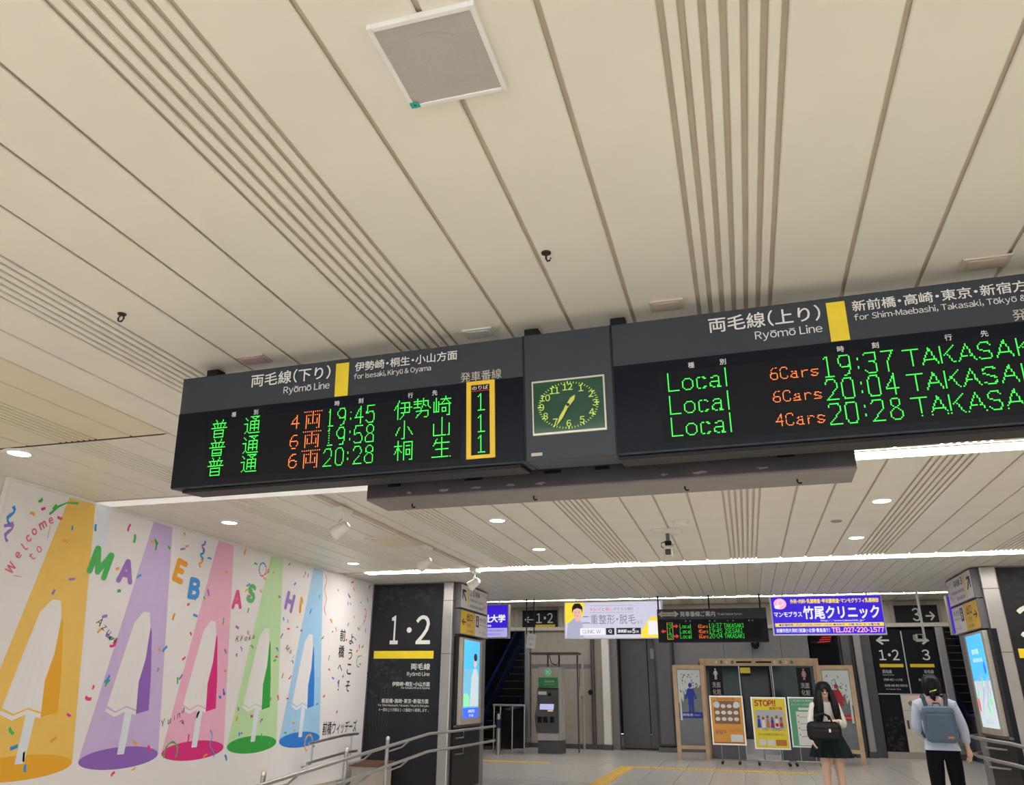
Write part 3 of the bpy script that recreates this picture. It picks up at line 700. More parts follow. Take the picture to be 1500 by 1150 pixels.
# ================================================================== MURAL (local x = world y, local z up, faces the hall)
MX = -5.78
mural = empty('wall_mural', (MX, 0, 0), rz=PI / 2, label='long white printed wall mural with coloured spotlight beams, confetti and big letters', cat='mural')
bx('panel', 'mural_white', mural, 4.86, 11.82, 0.0, 0.045, 0.25, 3.055, 0.003)
tr = MB(); tr.box(4.83, 11.82, -0.006, 0.045, 3.055, 3.078); tr.box(4.83, 4.86, -0.006, 0.045, 0.25, 3.055); tr.build('edge_trim', 'white_paint', mural)
beams = [(5.47, 5.78, 6.13, 5.04, 'm_yellow', 'm_yellow2'), (6.58, 6.87, 7.23, 6.20, 'm_purple', 'm_purple2'), (7.67, 7.97, 8.31, 7.28, 'm_pink', 'm_pink2'),
         (8.77, 9.06, 9.40, 8.37, 'm_green', 'm_green2'), (9.86, 10.13, 10.49, 9.46, 'm_blue', 'm_blue2')]
for i, (a, b_, c, d, m1, m2) in enumerate(beams):
    MB().poly([(a, 3.05), (b_, 3.05), (c, 0.84), (d, 0.84)], -0.001).build('spotlight_beam', m1, mural)
    MB().ell((c + d) / 2, 0.83, (c - d) / 2, 0.095, -0.0015, 32).build('floor_ellipse', m2, mural)
MB().poly([(5.80, 3.05), (5.98, 3.05), (6.02, 2.72), (5.90, 2.70)], -0.0008).build('pale_beam', 'm_pale', mural)
# plain abstract draped shapes stand where the printed figures are
for i, (a, b_, c, d, m1, m2) in enumerate(beams):
    u = (c + d) / 2 + 0.0
    MB().poly([(u + 0.04, 2.10), (u + 0.12, 1.98), (u + 0.22, 1.55), (u + 0.27, 1.24), (u + 0.10, 1.21), (u - 0.02, 1.60)], -0.0019).build('drape_lining', m2, mural)
    MB().poly([(u - 0.05, 2.16), (u + 0.04, 2.16), (u + 0.09, 2.02), (u + 0.10, 1.72), (u + 0.06, 1.50), (u + 0.10, 1.20), (u - 0.05, 1.235), (u - 0.18, 1.19), (u - 0.31, 1.24), (u - 0.24, 1.60), (u - 0.15, 2.04)], -0.0022).build('drape', 'mural_white', mural)
    MB().poly([(u - 0.055, 1.25), (u + 0.045, 1.25), (u + 0.035, 0.86), (u - 0.055, 0.86)], -0.0018).build('drape_stand', 'm_pale', mural)
    MB().poly([(u - 0.310, 1.27), (u - 0.305, 1.29), (u - 0.18, 1.24), (u - 0.05, 1.285), (u + 0.09, 1.25), (u + 0.092, 1.235), (u - 0.05, 1.27), (u - 0.18, 1.225)], -0.0027).build('drape_hem', m1, mural)
    for f0, f1 in ((-0.09, -0.22), (-0.05, -0.13), (0.0, -0.03)): MB().poly([(u + f0, 1.98), (u + f0 + 0.005, 1.98), (u + f1 + 0.012, 1.30), (u + f1, 1.30)], -0.0026).build('drape_fold', 'm_pale', mural)
for ch, u, v, h, m, ang in (('M', 5.99, 2.54, 0.27, 'c_green', -0.20), ('A', 6.33, 2.51, 0.235, 'c_purple', 0.0), ('E', 7.10, 2.62, 0.25, 'c_orange', -0.18), ('B', 7.38, 2.47, 0.235, 'c_blue', 0.0),
                            ('A', 8.18, 2.44, 0.22, 'c_pink', 0.1), ('S', 8.45, 2.54, 0.23, 'c_green', -0.05), ('H', 9.34, 2.53, 0.25, 'c_purple', -0.22), ('I', 9.62, 2.52, 0.22, 'c_orange', 0.0)):
    letter_at(mural, ch, u, v, h, m, ang, -0.003, bold=0.065)
WE = [(5.05, 2.36), (5.09, 2.47), (5.13, 2.55), (5.15, 2.62), (5.19, 2.685), (5.26, 2.755), (5.33, 2.81)]
for i, (ch, p) in enumerate(zip('Welcome', WE)): letter_at(mural, ch, p[0], p[1], 0.082 if ch in 'Wl' else 0.062, 'c_rose', 1.15 - 0.09 * i, -0.003, bold=0.03, wide=0.8)
letter_at(mural, 't', 5.225, 2.48, 0.07, 'c_rose', 0.9, -0.003, bold=0.01, wide=0.8); letter_at(mural, 'o', 5.28, 2.55, 0.06, 'c_rose', 0.8, -0.003, bold=0.01, wide=0.8)
MB().rect(5.09, 2.300, 5.17, 2.305, -0.003).rect(5.335, 2.66, 5.340, 2.77, -0.003).build('accent_line', 'c_rose', mural)
def scatter(word, pts, h, m='ink', ang=0.0, shear=0.2):
    for ch, p in zip(word, pts): letter_at(mural, ch, p[0], p[1], h * (1.3 if ch.isupper() or ch in 'ky' else 0.9), m, ang, -0.0035, shear=shear)
scatter('Azu', [(6.12, 2.02), (6.19, 1.97), (6.26, 1.93)], 0.052, ang=-0.5)
scatter('Yuina', [(7.23, 1.12), (7.32, 1.13), (7.39, 1.16), (7.45, 1.18), (7.51, 1.23)], 0.052, ang=0.35)
scatter('Kyoka', [(8.29, 2.0), (8.37, 2.01), (8.46, 2.01), (8.54, 2.03), (8.61, 2.04)], 0.052)
scatter('Mai', [(9.41, 1.95), (9.49, 1.91), (9.58, 1.85)], 0.055, ang=-0.5)
def swirl(u, v, s=1.0):
    MB().tube([(u + s * x, -0.004, v + s * z) for x, z in ((0, 0), (0.05, 0.02), (0.09, 0), (0.06, -0.02), (0.05, 0.0), (0.10, -0.03))], 0.0025, 5).build('flourish', 'ink', mural)
for u, v in ((6.30, 1.87), (7.48, 1.12), (8.56, 1.93), (9.52, 1.79)): swirl(u, v, 0.8)
for ch, v in zip('前橋へ！', (2.21, 1.98, 1.75, 1.51)): letter_at(mural, ch, 10.90, v, 0.175 if ch in '前橋' else 0.15 if ch == '！' else 0.09, 'ink', 0, -0.003, bold=0.014)
for ch, v in zip('ようこそ', (2.17, 1.95, 1.74, 1.50)): letter_at(mural, ch, 11.19, v, 0.155, 'ink', 0, -0.003, bold=0.014)
lettering(mural, '前橋ウィッチーズ', 10.55, 0.855, 11.59, 1.03, 'ink', -0.003, bold=0.012)
lettering(mural, 'MAEBASHI WITCHES', 10.75, 0.805, 11.42, 0.83, 'ink', -0.003)
rc = random.Random(11); CC = ['c_green', 'c_purple', 'c_orange', 'c_blue', 'c_pink']
for k in range(185):
    u, v = rc.uniform(4.92, 11.68), 0.62 + 2.4 * rc.random() ** 0.75
    l, w_, a = rc.uniform(0.018, 0.042), rc.uniform(0.009, 0.015), rc.uniform(0, PI); c, s = math.cos(a), math.sin(a); kx = rc.uniform(-0.01, 0.01)
    MB().poly([(u + x * c - z * s, v + x * s + z * c) for x, z in ((-l, -w_ + kx), (0, -w_), (l, -w_ + kx), (l, w_ + kx), (0, w_), (-l, w_ + kx))], -0.0018).build('confetti', CC[k % 5], mural)
def ribbon(pts, w_, m):
    b = MB(); P = [Vector((p[0], p[1])) for p in pts]; L = []
    for i, p in enumerate(P):
        t = (P[min(i + 1, len(P) - 1)] - P[max(i - 1, 0)]).normalized(); n = Vector((-t.y, t.x)) * w_ * (0.4 + 0.6 * abs(math.cos(i * 0.9)))
        L.append((p + n, p - n))
    for (a, b1), (c, d) in zip(L[:-1], L[1:]): b.poly([tuple(a), tuple(c), tuple(d), tuple(b1)], -0.0022)
    b.build('streamer', m, mural)
def wavy(u, v, l, amp, n, ph=0.0, du=0.0): return [(u + amp * math.sin(ph + k * 1.1) + du * k / n, v - l * k / n) for k in range(n + 1)]
def ring(u, v, r, a0, a1, n=14): return [(u + r * math.cos(a0 + (a1 - a0) * k / n), v + r * math.sin(a0 + (a1 - a0) * k / n)) for k in range(n + 1)]
ribbon(wavy(7.42, 3.0, 0.10, 0.03, 7), 0.016, 'c_purple'); ribbon(wavy(7.42, 2.90, 0.10, 0.03, 7), 0.016, 'c_blue'); ribbon(wavy(7.42, 2.80, 0.09, 0.03, 6), 0.016, 'c_orange')
ribbon(ring(8.62, 2.86, 0.075, 0.6, 4.2), 0.012, 'c_blue'); ribbon(ring(8.62, 2.86, 0.085, -2.0, 0.6), 0.010, 'c_pink'); ribbon([(8.70, 2.80), (8.77, 2.88), (8.80, 2.98)], 0.008, 'c_orange')
ribbon(wavy(10.22, 3.0, 0.55, 0.03, 12, du=0.1), 0.008, 'c_pink'); ribbon([(5.30, 2.86), (5.38, 2.95), (5.46, 3.0), (5.58, 3.02)], 0.012, 'c_green')
ribbon(wavy(4.95, 2.72, 0.16, 0.025, 6), 0.016, 'c_purple'); ribbon(wavy(4.93, 2.85, 0.15, 0.025, 6), 0.016, 'c_blue')
ribbon(wavy(11.55, 2.66, 0.12, 0.04, 5, du=0.12), 0.012, 'c_orange'); ribbon(ring(11.50, 1.86, 0.08, 1.2, 5.0), 0.012, 'c_green'); ribbon(ring(10.20, 0.78, 0.10, 0.2, 4.5), 0.014, 'c_orange')
ribbon(wavy(8.02, 1.02, 0.28, 0.03, 8, du=0.12), 0.009, 'c_blue'); ribbon(ring(7.42, 0.83, 0.10, -0.5, 3.6), 0.012, 'c_green'); ribbon(wavy(11.58, 2.55, 0.14, 0.03, 5), 0.010, 'c_pink')

# ================================================================== DARK PLATFORM PANELS AND STEEL PILLARS
pl = empty('platform_wall_sign', (0, 11.85, 0), label='tall dark wall panel reading 1·2 beside the mural', cat='wall sign', group='dark platform panels')
bx('panel', 'panel_dark', pl, -5.775, -4.55, 0.0, 0.018, 0.02, 3.06, 0.002)
P = lambda body, u0, v0, u1, v1, m='letter_white', bold=0.0, par=pl: lettering(par, body, u0, v0, u1, v1, m, -0.002, bold)
P('1', -5.44, 2.13, -5.30, 2.57, bold=0.012); P('2', -5.00, 2.13, -4.75, 2.57, bold=0.012)
MB().ell(-5.115, 2.345, 0.042, 0.042, -0.002).build('lettering', 'letter_white', pl)
bx('yellow_bar', 'yellow', pl, -5.70, -4.68, -0.004, 0.0, 1.915, 2.03)
P('両毛線', -5.05, 1.75, -4.73, 1.845, bold=0.01); P('Ryōmō Line', -5.11, 1.645, -4.73, 1.72); P('伊勢崎・桐生・小山方面', -5.35, 1.51, -4.72, 1.575, bold=0.01)
P('for Isesaki, Kiryū & Oyama', -5.2, 1.465, -4.72, 1.505); P('新前橋・高崎・東京・新宿方面', -5.51, 1.265, -4.73, 1.33, bold=0.01)
P('for Shim-Maebashi, Takasaki, Tōkyō & Shinjuku', -5.57, 1.21, -4.72, 1.25); P('※一部の上り列車は１・２番線から発車します。', -5.55, 1.145, -4.72, 1.195)
def tree_print(par, ox, flip, y=-0.0008, s=1.0):
    b = MB(); rt = random.Random(5)
    for k in range(7):
        x0 = ox + flip * (0.02 + 0.02 * k) * s; dx = flip * (k - 3) * 0.05 * s
        b.poly([(x0, 0.3), (x0 + 0.018, 0.3), (x0 + dx + 0.012, 1.35 + 0.05 * k), (x0 + dx, 1.35 + 0.05 * k)], y - 0.00005 * k)
    for k in range(46):
        a, r = rt.uniform(0, 2 * PI), rt.random() ** 0.5
        u, v = ox + flip * (0.12 + 0.30 * r * math.cos(a)) * s, 1.62 + 0.34 * r * math.sin(a)
        b.ell(u, v, rt.uniform(0.02, 0.05), rt.uniform(0.015, 0.03), y - 0.0004 - 0.00001 * k, 7)
    b.build('tree_print', 'tree_grey', par)['kind'] = 'stuff'
tree_print(pl, -5.62, 1)
b = MB(); rt = random.Random(9)
for k in range(60): b.ell(rt.uniform(-5.68, -4.75), 3.0 - abs(rt.gauss(0, 0.16)), rt.uniform(0.02, 0.07), rt.uniform(0.012, 0.04), -0.0006 - 0.00001 * k, 7)
b.build('foliage_print', 'tree_grey', pl)['kind'] = 'stuff'
pr = empty('platform_wall_sign', (0, 11.85, 0), label='tall dark wall panel reading 3 behind the handrail', cat='wall sign', group='dark platform panels')
bx('panel', 'panel_dark', pr, 3.34, RIGHT - 0.01, 0.0, 0.018, 0.02, 3.06, 0.002)
P('3', 3.47, 2.12, 3.78, 2.57, bold=0.012, par=pr); bx('yellow_bar', 'yellow', pr, 3.40, 4.22, -0.004, 0.0, 1.915, 2.03)
P('両毛線', 3.46, 1.75, 3.78, 1.845, bold=0.01, par=pr); P('Ryōmō Line', 3.46, 1.645, 3.84, 1.72, par=pr)
b = MB()
for k in range(50): b.ell(rt.uniform(3.40, 4.2), 3.0 - abs(rt.gauss(0, 0.2)), rt.uniform(0.02, 0.07), rt.uniform(0.012, 0.04), -0.0006 - 0.00001 * k, 7)
b.build('foliage_print', 'tree_grey', pr)['kind'] = 'stuff'
def pillar(x0, x1, label):
    t = empty('steel_pillar', (0, 11.80, 0), label=label, cat='pillar', group='steel corner pillars')
    bx('cladding', 'steel', t, x0, x1, 0.0, 0.14, 0.0, CEIL - 0.002, 0.02)
    bx('joint_ring', 'steel_dark', t, x0 - 0.001, x1 + 0.001, -0.001, 0.13, 1.98, 1.99); bx('joint_ring', 'steel_dark', t, x0 - 0.001, x1 + 0.001, -0.001, 0.13, 2.78, 2.79)
    return t
pillar(-4.545, -4.37, 'brushed steel corner pillar between the 1·2 panel and a lit screen')
pillar(3.13, 3.335, 'brushed steel corner pillar beside the dark panel reading 3')

# side faces of the piers: direction boards and lit screens; rot +90 faces +x, -90 faces -x
def side_board(loc, r, L, label, kind, mirror):
    t = empty('direction_sign', loc, rz=r, label=label, cat='sign')
    bx('case', 'steel_dark', t, 0, L, 0, 0.10, 0, 0.385, 0.004)
    f = -0.003
    if kind == 'platform':
        bx('face', 'sign_white', t, 0.02, L - 0.02, -0.002, 0.0, 0.015, 0.37)
        A = lambda a: L - a if mirror else a
        def LT(s, a0, v0, a1, v1, m='ink', bold=0.0):
            q0, q1 = sorted((A(a0), A(a1))); lettering(t, s, q0, v0, q1, v1, m, f, bold)
        q0, q1 = sorted((A(0.34), A(0.40))); bx('yellow_bar', 'yellow', t, q0, q1, -0.003, 0, 0.04, 0.34)
        LT('↖' if not mirror else '↗', 0.07, 0.12, 0.28, 0.30, bold=0.02)
        LT('1・2' if not mirror else '3', 0.46, 0.24, 0.68 if not mirror else 0.58, 0.34, bold=0.01); LT('両毛線', 0.72 if not mirror else 0.62, 0.24, 0.95, 0.33, bold=0.01)
        LT('伊勢崎・桐生・小山方面' if not mirror else '新前橋・高崎方面', 0.46, 0.145, 1.08, 0.19); LT('新前橋・高崎・東京・新宿方面' if not mirror else '東京・新宿方面', 0.46, 0.05, 1.12 if not mirror else 0.9, 0.10)
        b = MB(); rr = random.Random(4)
        for k in range(9):
            b.ell(A(rr.uniform(1.12, L - 0.07)), rr.uniform(0.06, 0.34), 0.035, 0.02, -0.0035 - 0.0001 * k, 8)
        b.build('blossom_print', 'pale_red', t)['kind'] = 'stuff'
    else:
        A = lambda a: L - a if mirror else a
        q = sorted((A(0.02), A(L * 0.52))); bx('face', 'exit_yellow', t, q[0], q[1], -0.002, 0, 0.015, 0.37)
        q = sorted((A(L * 0.52), A(L - 0.02))); bx('face', 'sign_white', t, q[0], q[1], -0.002, 0, 0.015, 0.37)
        def LT(s, a0, v0, a1, v1, m='ink', bold=0.0):
            q0, q1 = sorted((A(a0), A(a1))); lettering(t, s, q0, v0, q1, v1, m, f, bold)
        LT('←' if not mirror else '→', 0.06, 0.14, 0.26, 0.25, bold=0.02); LT('出口', 0.30, 0.22, 0.58, 0.34, bold=0.01); LT('Exit', 0.34, 0.13, 0.52, 0.19); LT('北口・南口', 0.30, 0.05, 0.62, 0.09)
        LT('待合室', L * 0.52 + 0.22, 0.25, L - 0.08, 0.33); LT('Waiting Room', L * 0.52 + 0.22, 0.19, L - 0.08, 0.225); LT('トイレ', L * 0.52 + 0.25, 0.06, L - 0.1, 0.11)
        q = sorted((A(L * 0.52 + 0.04), A(L * 0.52 + 0.19))); MB().rect(q[0], 0.16, q[1], 0.34, f).build('pictogram', 'ink', t)
        MB().ell((q[0] + q[1]) / 2, 0.30, 0.022, 0.022, f - 0.001, 12).rect((q[0] + q[1]) / 2 - 0.03, 0.19, (q[0] + q[1]) / 2 + 0.02, 0.265, f - 0.001).build('pictogram_figure', 'sign_white', t)
    return t
side_board((-4.28, 11.90, 2.68), PI / 2, 1.40, 'white direction sign with yellow bar for platforms 1·2 above a lit screen', 'platform', False)
side_board((-4.28, 11.92, 2.285), PI / 2, 1.40, 'yellow and white exit sign under the 1·2 direction sign', 'exit', False)
side_board((3.04, 13.28, 2.68), -PI / 2, 1.40, 'white direction sign with yellow bar for platform 3 above a lit screen', 'platform', True)
side_board((3.04, 13.26, 2.285), -PI / 2, 1.40, 'yellow and white exit sign under the platform 3 direction sign', 'exit', True)
def signage(loc, r, label):
    t = empty('digital_screen', loc, rz=r, label=label, cat='screen')
    bx('backboard', 'panel_dark2', t, -0.12, 1.16, 0.03, 0.10, -0.9, 1.29, 0.003)
    bx('case', 'beige_panel', t, 0, 1.0, -0.03, 0.03, 0.0, 1.28, 0.006)
    bx('shelf', 'steel_dark', t, -0.12, 1.16, -0.02, 0.03, -0.03, 0.0)
    return t
s1 = signage((-4.31, 12.06, 0.965), PI / 2, 'tall lit screen with a blue advertisement on the pier by the 1·2 panel')
y_ = -0.0315
bx('picture', 'scr_sky', s1, 0.10, 0.87, y_, -0.03, 0.09, 1.25); bx('picture_lower', 'scr_sky2', s1, 0.10, 0.87, y_ - 0.0005, y_, 0.24, 0.80)
bx('caption_band', 'scr_deep', s1, 0.10, 0.87, y_ - 0.001, y_, 0.09, 0.24)
MB().poly([(0.42, 0.26), (0.84, 0.26), (0.82, 0.70), (0.74, 0.82), (0.58, 0.82), (0.48, 0.70)], y_ - 0.001).build('figure_coat', 'scr_white', s1)
MB().ell(0.66, 0.93, 0.075, 0.10, y_ - 0.0012).build('figure_face', 'lb_skin', s1); MB().ell(0.66, 1.0, 0.085, 0.06, y_ - 0.0014).build('figure_hair', 'lb_ink', s1)
MB().poly([(0.12, 0.26), (0.40, 0.26), (0.40, 0.40), (0.25, 0.46), (0.12, 0.44)], y_ - 0.001).build('foliage', 'scr_green', s1)
lettering(s1, '病院', 0.35, 0.165, 0.68, 0.215, 'lb_letter', y_ - 0.0015); lettering(s1, '外来', 0.40, 0.105, 0.62, 0.145, 'lb_letter', y_ - 0.0015)
s2 = signage((3.07, 12.88, 0.985), -PI / 2, 'tall lit screen with a blue sky and map on the pier by the 3 panel')
bx('picture', 'scr_sky', s2, 0.10, 0.90, y_, -0.03, 0.08, 1.25); bx('map', 'scr_white', s2, 0.10, 0.90, y_ - 0.0005, y_, 0.08, 0.66)
b = MB(); rm = random.Random(2)
for k in range(26):
    u, v, a, l = rm.uniform(0.15, 0.85), rm.uniform(0.3, 0.70), rm.uniform(0.6, 1.4), rm.uniform(0.04, 0.10); c, s = math.cos(a), math.sin(a)
    b.poly([(u - l * c - 0.012 * s, v - l * s + 0.012 * c), (u + l * c - 0.012 * s, v + l * s + 0.012 * c), (u + l * c + 0.012 * s, v + l * s - 0.012 * c), (u - l * c + 0.012 * s, v - l * s - 0.012 * c)], y_ - 0.001 - 0.00002 * k)
b.build('map_lines', 'lb_coat', s2)['kind'] = 'stuff'
b = MB()
for u, v, r in ((0.22, 0.50, 0.06), (0.75, 0.42, 0.08), (0.62, 0.30, 0.07), (0.50, 0.64, 0.05)): b.ell(u, v, r, r * 0.7, y_ - 0.0018, 10)
b.build('map_green', 'scr_green', s2); MB().ell(0.17, 0.36, 0.045, 0.09, y_ - 0.002).build('map_mark', 'lb_red', s2)
lettering(s2, '前橋', 0.28, 1.0, 0.62, 1.07, 'lb_letter', y_ - 0.0015); lettering(s2, 'MAEBASHI', 0.28, 0.90, 0.72, 0.95, 'lb_letter', y_ - 0.0015)
MB().ell(0.77, 0.82, 0.05, 0.08, y_ - 0.002).build('emblem', 'scr_deep', s2); lettering(s2, 'いこい', 0.35, 0.13, 0.65, 0.19, 'lb_grey', y_ - 0.0015)

# handrails
def rail_run(par, path, name='rail', r=0.019): return MB().tube(path, r, 10).build(name, 'steel', par, smooth=True)
hr = empty('handrail', (0, 0, 0), label='double steel handrail climbing beside the ramp past the 1·2 panel', cat='handrail')
sl = lambda y, z: z - max(0, 10.9 - y) / 16.0
for z in (0.90, 0.68):
    rail_run(hr, [(-4.30, 6.6, sl(6.6, z)), (-4.30, 9.0, sl(9.0, z)), (-4.30, 10.85, sl(10.85, z)), (-4.27, 11.0, z), (-4.22, 11.6, z), (-4.20, 12.5, z), (-4.20, 13.62, z)])
for yy in (7.0, 8.63, 9.72):
    base = -0.27 + max(0.0, yy - 6.6) * 0.27 / 4.05
    base = max(base, 0.0) if yy > 10.65 else 0.0 if yy >= 7.1 else -0.27
    MB().tube([(-4.30 - 0.10, yy, base), (-4.30 - 0.10, yy, sl(yy, 0.90) + 0.05)], 0.024, 10).build('post', 'steel', hr, smooth=True)
    MB().lathe([(0.001, 0.030), (0.02, 0.022), (0.027, 0.0), (0.02, -0.02)], (-4.40, yy, sl(yy, 0.90) + 0.06), n=12, cap=False).build('finial', 'alu', hr, smooth=True)
    for z in (0.90, 0.68): MB().tube([(-4.40, yy, sl(yy, z) - 0.09), (-4.40, yy + 0.45, sl(yy + 0.45, z) - 0.09), (-4.31, yy + 0.45, sl(yy + 0.45, z) - 0.02)], 0.011, 8).build('bracket', 'steel', hr, smooth=True)
for z in (0.90, 0.68): MB().tube([(-4.35, 12.05, z - 0.12), (-4.21, 12.05, z - 0.10), (-4.21, 12.05, z)], 0.011, 8).build('bracket', 'steel', hr, smooth=True)
hw = empty('handrail', (0, 0, 0), label='lower steel handrail along the foot of the mural', cat='handrail')
for z in (0.85, 0.62): rail_run(hw, [(-5.60, 9.9, sl(9.9, z)), (-5.60, 10.9, z), (-5.60, 11.3, z)], r=0.017)
for yy in (10.0, 11.1): MB().tube([(-5.735, yy, 0.5), (-5.60, yy, 0.54), (-5.60, yy, sl(yy, 0.85))], 0.012, 8).build('bracket', 'steel', hw, smooth=True)
h2 = empty('handrail', (0, 0, 0), label='double steel handrail curving around the pier below the map screen', cat='handrail')
for z in (0.95, 0.73):
    rail_run(h2, [(3.0, 13.0, z), (2.85, 12.7, z), (2.80, 12.3, z), (2.80, 11.5, z), (2.84, 10.9, z), (2.9, 10.6, z - 0.02), (2.9, 8.0, z - 0.18)], r=0.021)
    MB().tube([(3.06, 11.95, z - 0.12), (2.82, 11.95, z - 0.10), (2.80, 11.95, z)], 0.012, 8).build('bracket', 'steel', h2, smooth=True)
MB().tube([(3.0, 10.4, 0), (3.0, 10.4, 0.95)], 0.024, 10).build('post', 'steel', h2, smooth=True); MB().tube([(3.0, 8.4, 0), (3.0, 8.4, 0.82)], 0.024, 10).build('post', 'steel', h2, smooth=True)
bn = empty('bench', (-5.10, 11.42, 0), label='low bench with a brown top in front of the dark 1·2 panel', cat='bench')
bx('seat', 'brown', bn, -0.58, -0.10, -0.20, 0.38, 0.42, 0.47, 0.008); bx('base', 'beige_panel', bn, -0.54, -0.14, -0.16, 0.36, 0.0, 0.42, 0.004)

# ================================================================== HANGING ADVERTISING BOXES (local origin at lower left of the face)
def lightbox(x0, x1, z0, z1, y, label, face, hang=UP_CEIL):
    t = empty('advertising_lightbox', (x0, y, z0), label=label, cat='light box')
    W, H = x1 - x0, z1 - z0
    fr = MB(); e = 0.02
    fr.box(0, W, 0.0, 0.16, 0, H); fr.build('case', 'alu', t)
    bx('face', face, t, e, W - e, -0.004, 0.0, e, H - e)
    for u in (W * 0.12, W * 0.88): bx('hanger', 'white_paint', t, u - 0.012, u + 0.012, 0.07, 0.09, H, hang - z0)
    def L(s, a0, b0, a1, b1, m, bold=0.0, y_=-0.0055): return lettering(t, s, a0 * W, b0 * H, a1 * W, b1 * H, m, y_, bold)
    def Rq(name, a0, b0, a1, b1, m, y_=-0.005): return MB().rect(a0 * W, b0 * H, a1 * W, b1 * H, y_).build(name, m, t)
    return t, W, H, L, Rq
t, W, H, L, Rq = lightbox(-3.49, -1.50, 2.45, 3.176, 16.0, 'white lit advertising box with a portrait and yellow corners', 'lb_white')
MB().poly([(0.02, H - 0.02), (0.42, H - 0.02), (0.40, H * 0.62), (0.22, H * 0.50), (0.02, H * 0.40)], -0.0045).build('yellow_patch', 'lb_yellow', t)
MB().poly([(0.04, 0.02), (0.40, 0.02), (0.38, 0.30), (0.30, 0.40), (0.20, 0.40), (0.08, 0.30)], -0.005).build('portrait_coat', 'lb_coat', t)
MB().poly([(0.24, 0.34), (0.32, 0.34), (0.33, 0.46), (0.22, 0.46)], -0.0052).build('portrait_neck', 'lb_skin', t)
MB().ell(0.275, 0.50, 0.085, 0.125, -0.0055).build('portrait_face', 'lb_skin', t)
MB().poly([(0.165, 0.49), (0.17, 0.62), (0.22, 0.69), (0.33, 0.69), (0.385, 0.62), (0.385, 0.49), (0.36, 0.57), (0.28, 0.60), (0.20, 0.57)], -0.006).build('portrait_hair', 'lb_ink', t)
b = MB(); b.ell(0.245, 0.515, 0.012, 0.006, -0.0062, 8); b.ell(0.31, 0.515, 0.012, 0.006, -0.0062, 8); b.rect(0.255, 0.44, 0.30, 0.446, -0.0062); b.build('portrait_features', 'lb_ink', t)
L('キレイ', 0.27, 0.74, 0.385, 0.83, 'lb_red', 0.01); L('と', 0.395, 0.74, 0.42, 0.82, 'lb_grey'); L('安心', 0.43, 0.74, 0.505, 0.83, 'lb_red', 0.01); L('がそろう場所', 0.515, 0.74, 0.715, 0.83, 'lb_grey')
Rq('rule', 0.27, 0.875, 0.71, 0.882, 'lb_grey'); Rq('rule', 0.27, 0.69, 0.71, 0.697, 'lb_grey')
L('二重整形・脱毛', 0.19, 0.38, 0.735, 0.64, 'lb_grey', -0.006); L('なら', 0.745, 0.38, 0.80, 0.48, 'lb_grey')
Rq('search_box', 0.165, 0.10, 0.42, 0.28, 'lb_letter'); L('CLINIC W', 0.185, 0.14, 0.375, 0.24, 'lb_grey', -0.008, -0.006); Rq('search_button', 0.43, 0.10, 0.515, 0.28, 'lb_ink'); L('Q', 0.455, 0.14, 0.49, 0.24, 'lb_letter', 0.03, -0.006)
Rq('dark_box', 0.535, 0.11, 0.78, 0.28, 'lb_ink'); L('高崎駅', 0.55, 0.15, 0.64, 0.24, 'lb_letter', 0.02, -0.006); L('徒歩', 0.645, 0.15, 0.69, 0.21, 'lb_letter', 0.02, -0.006); L('5', 0.695, 0.14, 0.725, 0.26, 'lb_letter', 0.03, -0.006); L('分', 0.73, 0.15, 0.76, 0.21, 'lb_letter', 0.02, -0.006)
MB().poly([(W * 0.78, 0.02), (W - 0.02, 0.02), (W - 0.02, H * 0.56), (W * 0.88, H * 0.56), (W * 0.83, H * 0.36), (W * 0.79, H * 0.20)], -0.0045).build('yellow_patch', 'lb_yellow', t)
Rq('white_square', 0.855, 0.10, 0.945, 0.46, 'lb_letter')
MB().tube([(W * 0.71, -0.006, H * 0.82), (W * 0.74, -0.006, H * 0.88), (W * 0.77, -0.006, H * 0.80), (W * 0.74, -0.006, H * 0.62), (W * 0.80, -0.006, H * 0.56), (W * 0.82, -0.006, H * 0.64)], 0.004, 5).build('flourish', 'lb_coat', t)
t, W, H, L, Rq = lightbox(0.56, 2.54, 2.485, 3.20, 16.0, 'deep blue lit clinic advertising box with white and yellow lettering', 'lb_blue')
L('外科・内科・乳腺検査・甲状腺検査・マンモグラフィ乳癌検診', 0.185, 0.80, 0.975, 0.92, 'lb_yellow', 0.03)
MB().ell(W * 0.09, H * 0.80, 0.115, 0.10, -0.005).build('emblem', 'lb_pink', t); MB().ell(W * 0.095, H * 0.82, 0.06, 0.06, -0.0055).build('emblem_ring', 'lb_letter', t); MB().ell(W * 0.095, H * 0.82, 0.042, 0.042, -0.006).build('emblem_core', 'lb_pink', t); MB().ell(W * 0.06, H * 0.72, 0.05, 0.035, -0.0062).build('emblem_leaf', 'lb_letter', t)
L('マンモプラス', 0.025, 0.46, 0.28, 0.60, 'lb_letter', 0.03); L('竹尾クリニック', 0.29, 0.40, 0.965, 0.74, 'lb_letter', 0.03); L('http://www.takeoclinic.jp/', 0.44, 0.325, 0.83, 0.39, 'lb_letter', 0.01)
Rq('yellow_band', 0.025, 0.215, 0.985, 0.305, 'lb_yellow'); L('●診療時間：9:00～12:30 15:00～18:30 ●休診日：日曜・祝日・木・土曜午後', 0.06, 0.23, 0.95, 0.29, 'lb_blue', 0.02, -0.006)
L('前橋市西片貝町（桃瀬小北側・敷島通り）', 0.03, 0.065, 0.51, 0.175, 'lb_letter', 0.02); L('TEL.027-220-1577', 0.525, 0.06, 0.98, 0.19, 'lb_pink', 0.03)
t, W, H, L, Rq = lightbox(-6.55, -4.68, 2.475, 3.157, 16.0, 'blue and white lit university advertising box beyond the 1·2 pier', 'lb_blue')
